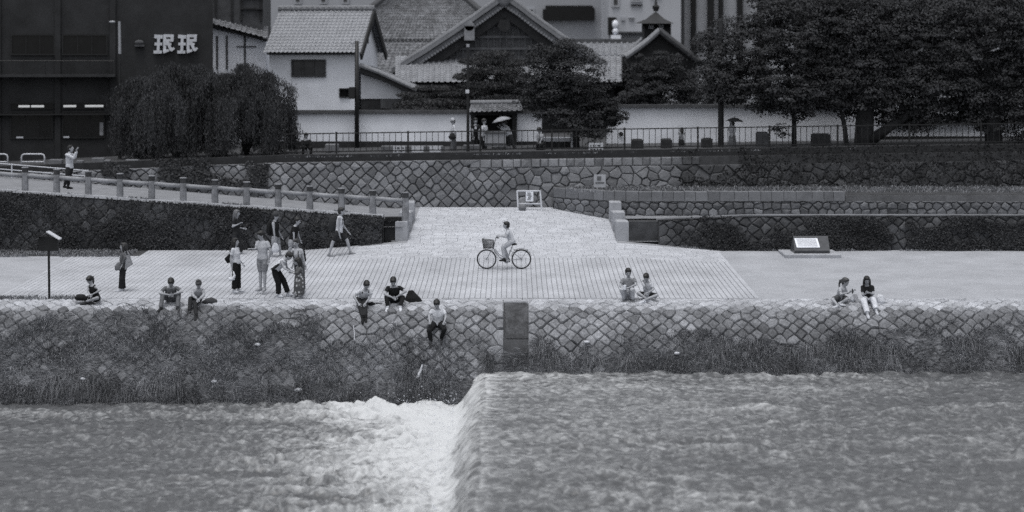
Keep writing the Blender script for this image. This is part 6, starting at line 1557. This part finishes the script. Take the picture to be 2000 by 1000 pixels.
f = person('standing person in a light shirt and knee shorts gesturing with one hand', feetD(574), 1.74, -25, (513, 506), (513, 470), (510, 460), {'a': ((499, 487, -.4), (491, 486, -.8)), 'b': ((528, 490, -.3), (525, 509, -.3))},
           {'a': ((509, 537, -.2), (509, 568, .1)), 'b': ((517, 537, -.2), (517, 569, .1))}, ('tee', .42), ('shorts', .24), .3, ('short', .012), 22, hyaw=-50, nsgn=0, hsgn=-.5)
f = person('bending person in a white sleeveless top and black trousers over a phone', feetD(580), 1.60, 75, (537, 527), (556, 507), (565, 500), {'a': ((555, 524, -.4), (568, 530, -.4)), 'b': ((560, 522, .4), (570, 530, .2))},
           {'a': ((544, 553, -.2), (544, 575, .1)), 'b': ((556, 551, .2), (563, 573, .1))}, ('tank', .58), ('wide', .014), .55, ('short', .02), 45, slim=.95, nsgn=0, hsgn=0)
t = thing('sling_bag', 'dark sling bag with strap across the back of the bending person', 'bag', P(538, 520, feetD(580))); mb = MB(); D = feetD(580) - .18; mb.tube([P(530, 527, D), P(538, 521, D), P(546, 515, D)], [.03, .045, .02], 8); mb.build('body', cloth(.03), t, world=True)
f = person('standing person with a pale top and black backpack behind the flowered dress', feetD(577), 1.62, -25, (584, 515), (580, 485), (578.5, 475), {'a': ((574, 503, -.2), (572, 516, -.5)), 'b': ((592, 501, -.1), (596, 518, -.1))},
           {'a': ((582, 545), (580, 573)), 'b': ((592, 545), (594, 574))}, ('tee', .40), ('trousers', .10), .3, ('short', .03), 10, slim=.92, nsgn=0)
backpack(f, 'black backpack worn by the person behind the flowered dress', .018, .28, .44, .18)
f = person('person in a long flowered dress with black hair, looking down with the bending one', feetD(582), 1.52, -70, (584, 540), (585, 520), (583, 511), {'a': ((580, 533, .2), (572, 532, .2)), 'b': ((580, 534, -.4), (571, 532, -.2))},
           {'a': ((582, 558), (580, 577)), 'b': ((586, 558), (588, 578))}, ('shirt', m_flower), ('dress', m_flower), .3, ('long', .012), 35, slim=.95, nsgn=0, hsgn=0)
f = person('long-haired walker in dark clothes before the ivy wall', feetD(497), 1.62, 80, (462, 455), (461, 424), (463, 413), {'a': ((454, 443, -.3), (474, 434, -.2)), 'b': ((464, 446, .3), (474, 446, .2))},
           {'a': ((456, 474), (450, 493)), 'b': ((468, 475), (472, 493))}, ('tee', .022), ('trousers', .03), .3, ('long', .11), 5, slim=.92, nsgn=0, hsgn=0)
f = person('walker in a cap and black sleeveless top carrying a white bag', feetD(501), 1.70, 80, (538, 463), (536, 431), (538, 421), {'a': ((535, 450, -.2), (537, 469, -.2)), 'b': ((543, 450, .3), (549, 461, .2))},
           {'a': ((534, 482), (530, 498)), 'b': ((545, 480), (548, 498))}, ('tank', .016), ('shorts', .25), .3, ('cap', .02), 5, nsgn=0, hsgn=0)
D = feetD(501) - .2
sack('white carrier bag in the hand of the walker in a cap', 'carrier_bag', [P(538, 493, D), P(538, 487, D), P(538, 478, D), P(537, 473, D)], [(.10, .06), (.14, .07), (.1, .05), (.03, .02)], .55)
backpack(f, 'black backpack on the walker in a cap', .014, .3, .46, .18)
f = person('walker in a black tee and light shorts following the one in a cap', feetD(500), 1.68, 70, (571, 470), (577, 441), (581, 432), {'a': ((574, 458, -.2), (574, 472, -.2)), 'b': ((582, 456, .3), (586, 468, .2))},
           {'a': ((567, 484), (562, 498)), 'b': ((576, 484), (580, 498))}, ('tee', .016), ('shorts', .30), .3, ('short', .012), 8, nsgn=0, hsgn=0)
f = person('striding walker in a sleeveless pale top and dark shorts with arms swinging', hit(664, 499, 0), 1.72, 88, (662, 453), (664, 422), (667, 413), {'a': ((661, 445, -.2), (664, 463, -.2)), 'b': ((672, 445, .2), (683, 457, .2))},
           {'a': ((650, 473, -.1), (643, 496, .1)), 'b': ((678, 469, .1), (684, 492, .1))}, ('tank', .55), ('shorts', .03), .22, ('short', .02), 5, nsgn=0, hsgn=0)
backpack(f, 'dark bulky backpack on the striding walker', .035, .32, .52, .26)

# --- up on the ramp and the street
f = person('person in a white shirt drinking on the ramp before the black building', 63.9, 1.70, 70, (136, 328), (135, 299), (139, 289), {'a': ((144, 309, -.5), (149, 295, -.2)), 'b': ((147, 307, .4), (150, 294, .1))},
           {'a': ((131, 347), (126, 362)), 'b': ((135, 347), (133, 364))}, ('shirt', .56), ('trousers', .03), .02, ('short', .012), -12, nsgn=0, hsgn=0, base=(PX(136, 63.9), 63.9, 2.0), group='people above the wall')
sd = 73.4
f = person('elderly walker with pale hat, white shirt and grey trousers behind the fence', sd, 1.56, -80, (886, 267), (886, 243), (884, 235), {'a': ((888, 255), (884, 266)), 'b': ((889, 256, -.3), (884, 267, -.3))},
           {'a': ((888, 284), (888, 300)), 'b': ((884, 284), (883, 300))}, ('shirt', .55), ('wide', .16), .3, ('sunhat', .2), 10, nsgn=0, hsgn=0, group='people above the wall', base=(PX(886, sd), sd, 3.1))
sack('dark bag held at the waist of the walker with pale hat', 'handbag', [P(884, 272, sd - .25), P(883, 267, sd - .25), P(884, 259, sd - .25)], [(.12, .07), (.17, .09), (.06, .05)], .03)
f = person('person in a black tee with a pale chest print by the temple gate', 74.6, 1.66, 10, (929, 267), (929, 244), (929, 235), {'a': ((923, 255), (924, 267)), 'b': ((936, 255), (936, 267))}, {'a': ((926, 283), (926, 299)), 'b': ((932, 283), (933, 299))}, ('tee', .014), ('trousers', .02), .05, ('short', .012), 12, group='people above the wall', base=(PX(929, 74.6), 74.6, 3.1))
mb = MB(); mb.box(PX(927, 74.4), PX(931, 74.4), 74.385, 74.395, PZ(252, 74.4), PZ(247, 74.4)); mb.build('chest_print', m_pale, f['t'], world=True)
f = person('person in a white tee facing the cart by the temple gate', 74.3, 1.62, 60, (946, 267), (946, 245), (945, 236), {'a': ((943, 257), (944, 269)), 'b': ((951, 256), (955, 264))}, {'a': ((944, 283), (943, 299)), 'b': ((949, 283), (949, 299))}, ('tee', .50), ('trousers', .02), .05, ('short', .012), 15, group='people above the wall', base=(PX(946, 74.3), 74.3, 3.1))
f = person('person in white bent forward under a pale parasol by the temple gate', 74.4, 1.62, -70, (995, 264), (989, 247), (984, 240), {'a': ((984, 253), (979, 247)), 'b': ((985, 256), (977, 250))}, {'a': ((995, 281), (990, 298)), 'b': ((1002, 280), (1007, 297))}, ('shirt', .52), ('trousers', .05), .4, ('short', .02), 25, nsgn=0, hsgn=0, group='people above the wall', base=(PX(995, 74.4), 74.4, 3.1))
def umbrella(label, px, py, w, D, pt, v, tilt=0):
    t = thing('umbrella', label, 'umbrella', pt); r = w * D / F / 2; c = P(px, py, D); rot = Matrix.Rotation(math.radians(tilt), 3, 'Y'); mb = MB(); n = 16; o = [c + rot @ Vector((0, 0, r * .42))]
    for j, (q, zz) in enumerate(((.35, .36), (.7, .2), (1.0, 0.0))):
        for i in range(n): a = 2 * math.pi * i / n; e = 1 - (.06 if (i % 2 and j == 2) else 0); o.append(c + rot @ Vector((math.cos(a) * r * q * e, math.sin(a) * r * q * e, r * zz + (0.02 if i % 2 and j == 2 else 0))))
    f = [(0, 1 + i, 1 + (i + 1) % n) for i in range(n)] + [(1 + j * n + i, 1 + (j + 1) * n + i, 1 + (j + 1) * n + (i + 1) % n, 1 + j * n + (i + 1) % n) for j in range(2) for i in range(n)]
    mb.add(o, f); ob = mb.build('canopy', cloth(v), t, world=True, smooth=True); sl = ob.modifiers.new('s', 'SOLIDIFY'); sl.thickness = .01
    mb = MB(); mb.tube([o[0] + Vector((0, 0, .06)), Vector(pt)], .012, 6); mb.build('shaft', m_metal, t, world=True)
    mb = MB()
    for i in range(0, n, 2): mb.tube([o[0] - Vector((0, 0, .03)), o[1 + n + i] - Vector((0, 0, .015)), o[1 + 2 * n + i]], .006, 4)
    mb.build('ribs', m_metal, t, world=True)
umbrella('pale parasol held over the bent person by the temple gate', 980, 236, 40, 74.0, f['ha'], .30, -14)
f = person('seated person leaning forward on the street edge left of the leafy tree', 73.2, 1.60, -40, (1057, 279), (1054, 262), (1053, 253), {'a': ((1048, 271), (1051, 281)), 'b': ((1058, 272), (1053, 281))}, {'a': ((1050, 282, -1), (1049, 298, .5)), 'b': ((1058, 283, -1), (1056, 298, .5))}, ('tee', .30), ('trousers', .02), .4, ('short', .012), 30, group='people above the wall', base=(PX(1057, 73.2), 73.2, 3.1))
t = thing('stool', 'low dark stool under the seated person left of the leafy tree', 'stool', (PX(1058, 73.4), 73.4, zs(1.2))); MB().bbox(PX(1051, 73.4), PX(1065, 73.4), 73.2, 73.6, zs(1.2), PZ(285, 73.4), .03).build('seat', m_kerbdark, t, world=True)
f = person('child-sized figure with light top and dark skirt standing at the fence', 72.3, 1.12, 175, (1331, 273), (1331, 258), (1332, 252), {'a': ((1335, 265), (1336, 272)), 'b': ((1327, 265), (1326, 272))}, {'a': ((1334, 284), (1334, 294)), 'b': ((1328, 284), (1327, 294))}, ('tee', .22), ('skirt', .02), .6, ('bob', .012), 0, group='people above the wall', base=(PX(1331, 72.3), 72.3, 3.25))
f = person('person in a patterned dress walking under a dark umbrella with bright top', 73.0, 1.52, -60, (1430, 266), (1430, 245), (1429, 237), {'a': ((1424, 254), (1428, 246)), 'b': ((1436, 255), (1432, 262))}, {'a': ((1428, 280), (1427, 292)), 'b': ((1433, 280), (1434, 292))}, ('shirt', .30), ('dress', M('patterned cloth', .12, .9, 14, .45, 40, .3)), .05, ('bob', .012), 5, nsgn=0, hsgn=0, group='people above the wall', base=(PX(1430, 73), 73, 3.3))
umbrella('dark umbrella with bright top over the walker under the maple', 1435, 237, 36, 72.9, f['ha'], .035, 4)
f = person('dark crouching figure beside the fence end by the willow', 72.6, 1.6, 20, (602, 290), (598, 273), (598, 265), {'a': ((590, 283), (594, 292)), 'b': ((607, 283), (602, 292))}, {'a': ((592, 287, -1), (592, 303, .5)), 'b': ((608, 288, -1), (607, 303, .5))}, ('shirt', .02), ('trousers', .018), .02, ('short', .012), 20, group='people above the wall', base=(PX(600, 72.6), 72.6, 3.05))

# --- bicycle and rider
BD = hit(985, 525.5, 0)
bk = thing('bicycle', 'step-through city bicycle with front basket crossing the apron', 'bicycle', (PX(985, BD), BD, zt(0, BD) + .012))
def bp(px, py, dy=0.0): return P(px, py, BD) + Vector((0, dy, 0))
gz_ = zt(0, BD) + .014
m_frame = M('pale bicycle paint', 0.34, .35, 6, .05); m_tyre = M('tyre rubber', 0.014, .8, 6, .1)
fc, rc = bp(950.4, 506), bp(1018.3, 506); R = fc.z - gz_; rc.z = fc.z
def ring(c, r, tr, n=40, m=6):
    mb = MB(); vs = []; fs = []
    for i in range(n):
        a = 2 * math.pi * i / n
        for j in range(m): q = 2 * math.pi * j / m; rr = r + tr * math.cos(q); vs.append((c.x + rr * math.cos(a), c.y + tr * math.sin(q), c.z + rr * math.sin(a)))
    for i in range(n):
        for j in range(m): fs.append((i * m + j, ((i + 1) % n) * m + j, ((i + 1) % n) * m + (j + 1) % m, i * m + (j + 1) % m))
    return mb.add(vs, fs)
for c in (fc, rc):
    w = ring(c, R - .017, .017).build('wheel', m_tyre, bk, world=True, smooth=True)
    ring(c, R - .042, .009).build('rim', m_galv, w, world=True, smooth=True)
    mb = MB()
    for i in range(18): a = 2 * math.pi * i / 18; mb.tube([c + Vector((math.cos(a + .5) * .025, (.03 if i % 2 else -.03), math.sin(a + .5) * .025)), c + Vector((math.cos(a) * (R - .05), 0, math.sin(a) * (R - .05)))], .0022, 4)
    mb.tube([c + Vector((0, -.05, 0)), c + Vector((0, .05, 0))], .025, 8); mb.build('spokes', m_galv, w, world=True)
bb = bp(989.5, 509); hd_t, hd_b = bp(967, 470), bp(963.5, 484); st = bp(1000.5, 481)
mb = MB(); mb.tube([hd_b, bp(968, 492), bp(976, 503), bb], .019, 8); mb.tube([hd_t, hd_b], .021, 8); mb.tube([bb, st], .017, 8); mb.tube([bp(967, 486), bp(975, 497), bp(984, 503), bp(991.5, 504)], .014, 8)
for s in (-.05, .05): mb.tube([bb + Vector((0, s * .4, 0)), rc + Vector((0, s, 0))], .010, 6); mb.tube([bp(997, 489, s * .4), rc + Vector((0, s, 0))], .009, 6)
for s in (-.05, .05): mb.tube([hd_b + Vector((0, s * .5, -.02)), bp(958, 492, s), fc + Vector((0, s, 0))], .011, 6)
mb.build('frame', m_frame, bk, world=True, smooth=True)
mb = MB(); mb.tube([hd_t, bp(968.5, 464)], .013, 8); gl_, gr_ = bp(975, 463, -.28), bp(975, 463, .28)
mb.tube([gl_, bp(969.5, 462, -.24), bp(968.5, 464, -.1), bp(968.5, 464, .1), bp(969.5, 462, .24), gr_], .011, 8); mb.build('handlebar', m_galv, bk, world=True, smooth=True)
for s, q in ((-1, gl_), (1, gr_)): mb = MB(); mb.tube([q, q + Vector((-.10, 0, .005))], .016, 8); mb.build('grip', m_tyre, bk, world=True)
mb = MB(); ba = [bp(944.5, 484, -.13), bp(962.5, 484, -.13), bp(962.5, 484, .13), bp(944.5, 484, .13)]; bt = [bp(942, 467, -.17), bp(964.5, 470, -.17), bp(964.5, 470, .17), bp(942, 467, .17)]
for u in range(4):
    a0, a1, b0, b1 = ba[u], ba[(u + 1) % 4], bt[u], bt[(u + 1) % 4]
    mb.bar(a0, b0, .014); mb.bar(b0, b1, .018); mb.bar(a0, a1, .014)
    for i in range(1, 9): t_ = i / 9; mb.bar(a0.lerp(a1, t_), b0.lerp(b1, t_), .012)
    for i in range(1, 6): t_ = i / 6; mb.bar(a0.lerp(b0, t_), a1.lerp(b1, t_), .012)
for i in range(1, 7): mb.bar(ba[0].lerp(ba[1], i / 7), ba[3].lerp(ba[2], i / 7), .012)
mb.build('basket', M('wicker black', .03, .8), bk, world=True)
mb = MB(); mb.ell(st + Vector((.03, 0, .07)), (.13, .085, .04)); mb.ell(st + Vector((-.09, 0, .065)), (.09, .03, .025)); mb.tube([st, st + Vector((.01, 0, .06))], .012, 6); mb.build('saddle', m_tyre, bk, world=True, smooth=True)
def fender(c, a0, a1):
    mb = MB(); n = 16
    for i in range(n):
        q0, q1 = [math.radians(a0 + (a1 - a0) * j / n) for j in (i, i + 1)]
        mb.bar(c + Vector((math.cos(q0) * (R + .025), 0, math.sin(q0) * (R + .025))), c + Vector((math.cos(q1) * (R + .025), 0, math.sin(q1) * (R + .025))), .01, .045, up=(0, 1, 0))
    return mb
fender(fc, 5, 110).build('front_mudguard', m_tyre, bk, world=True); fender(rc, 15, 165).build('rear_mudguard', m_tyre, bk, world=True)
mb = MB(); mb.tube([rc + Vector((0, -.06, 0)), rc + Vector((.2, -.06, R + .0))], .006, 5); mb.tube([bp(1003, 488, -.05), bp(1030, 490, -.05)], .007, 5); mb.tube([bp(1003, 488, .05), bp(1030, 490, .05)], .007, 5); mb.build('carrier', m_metal, bk, world=True)
mb = MB(); mb.tube([bb + Vector((0, -.05, 0)), bb + Vector((0, -.06, 0))], .085, 18); mb.bar(bb + Vector((-.02, -.075, 0)), bb + Vector((.1, -.075, .01)), .06, .03); mb.build('chain_guard', m_frame, bk, world=True)
cr = []
for s, (px, py) in ((-1, (986, 509.5)), (1, (994, 512))):
    q = bp(px, py, s * .13); mb = MB(); mb.bar(bb + Vector((0, s * .075, 0)), q + Vector((0, -s * .05, 0)), .018); mb.box(q.x - .045, q.x + .045, q.y - .045, q.y + .045, q.z - .012, q.z + .012); mb.build('pedal', m_tyre, bk, world=True)
f = person('cyclist in a pale short-sleeved shirt and pale trousers riding leftwards', BD, 1.55, -90, (1000, 472), (991.5, 449), (988, 438), {'a': ((990, 461, .3), (977, 461, .3)), 'b': ((989, 463, -.3), (977, 462, -.3))},
           {'a': ((984, 484, .2), (993, 506, .1)), 'b': ((982, 483, -.2), (985, 505, -.1))}, ('tee', .48), ('trousers', .42), .03, ('short', .012), 2, slim=.95, nsgn=0, hsgn=0, base=(PX(1000, BD), BD, gz_))
finish_soft()
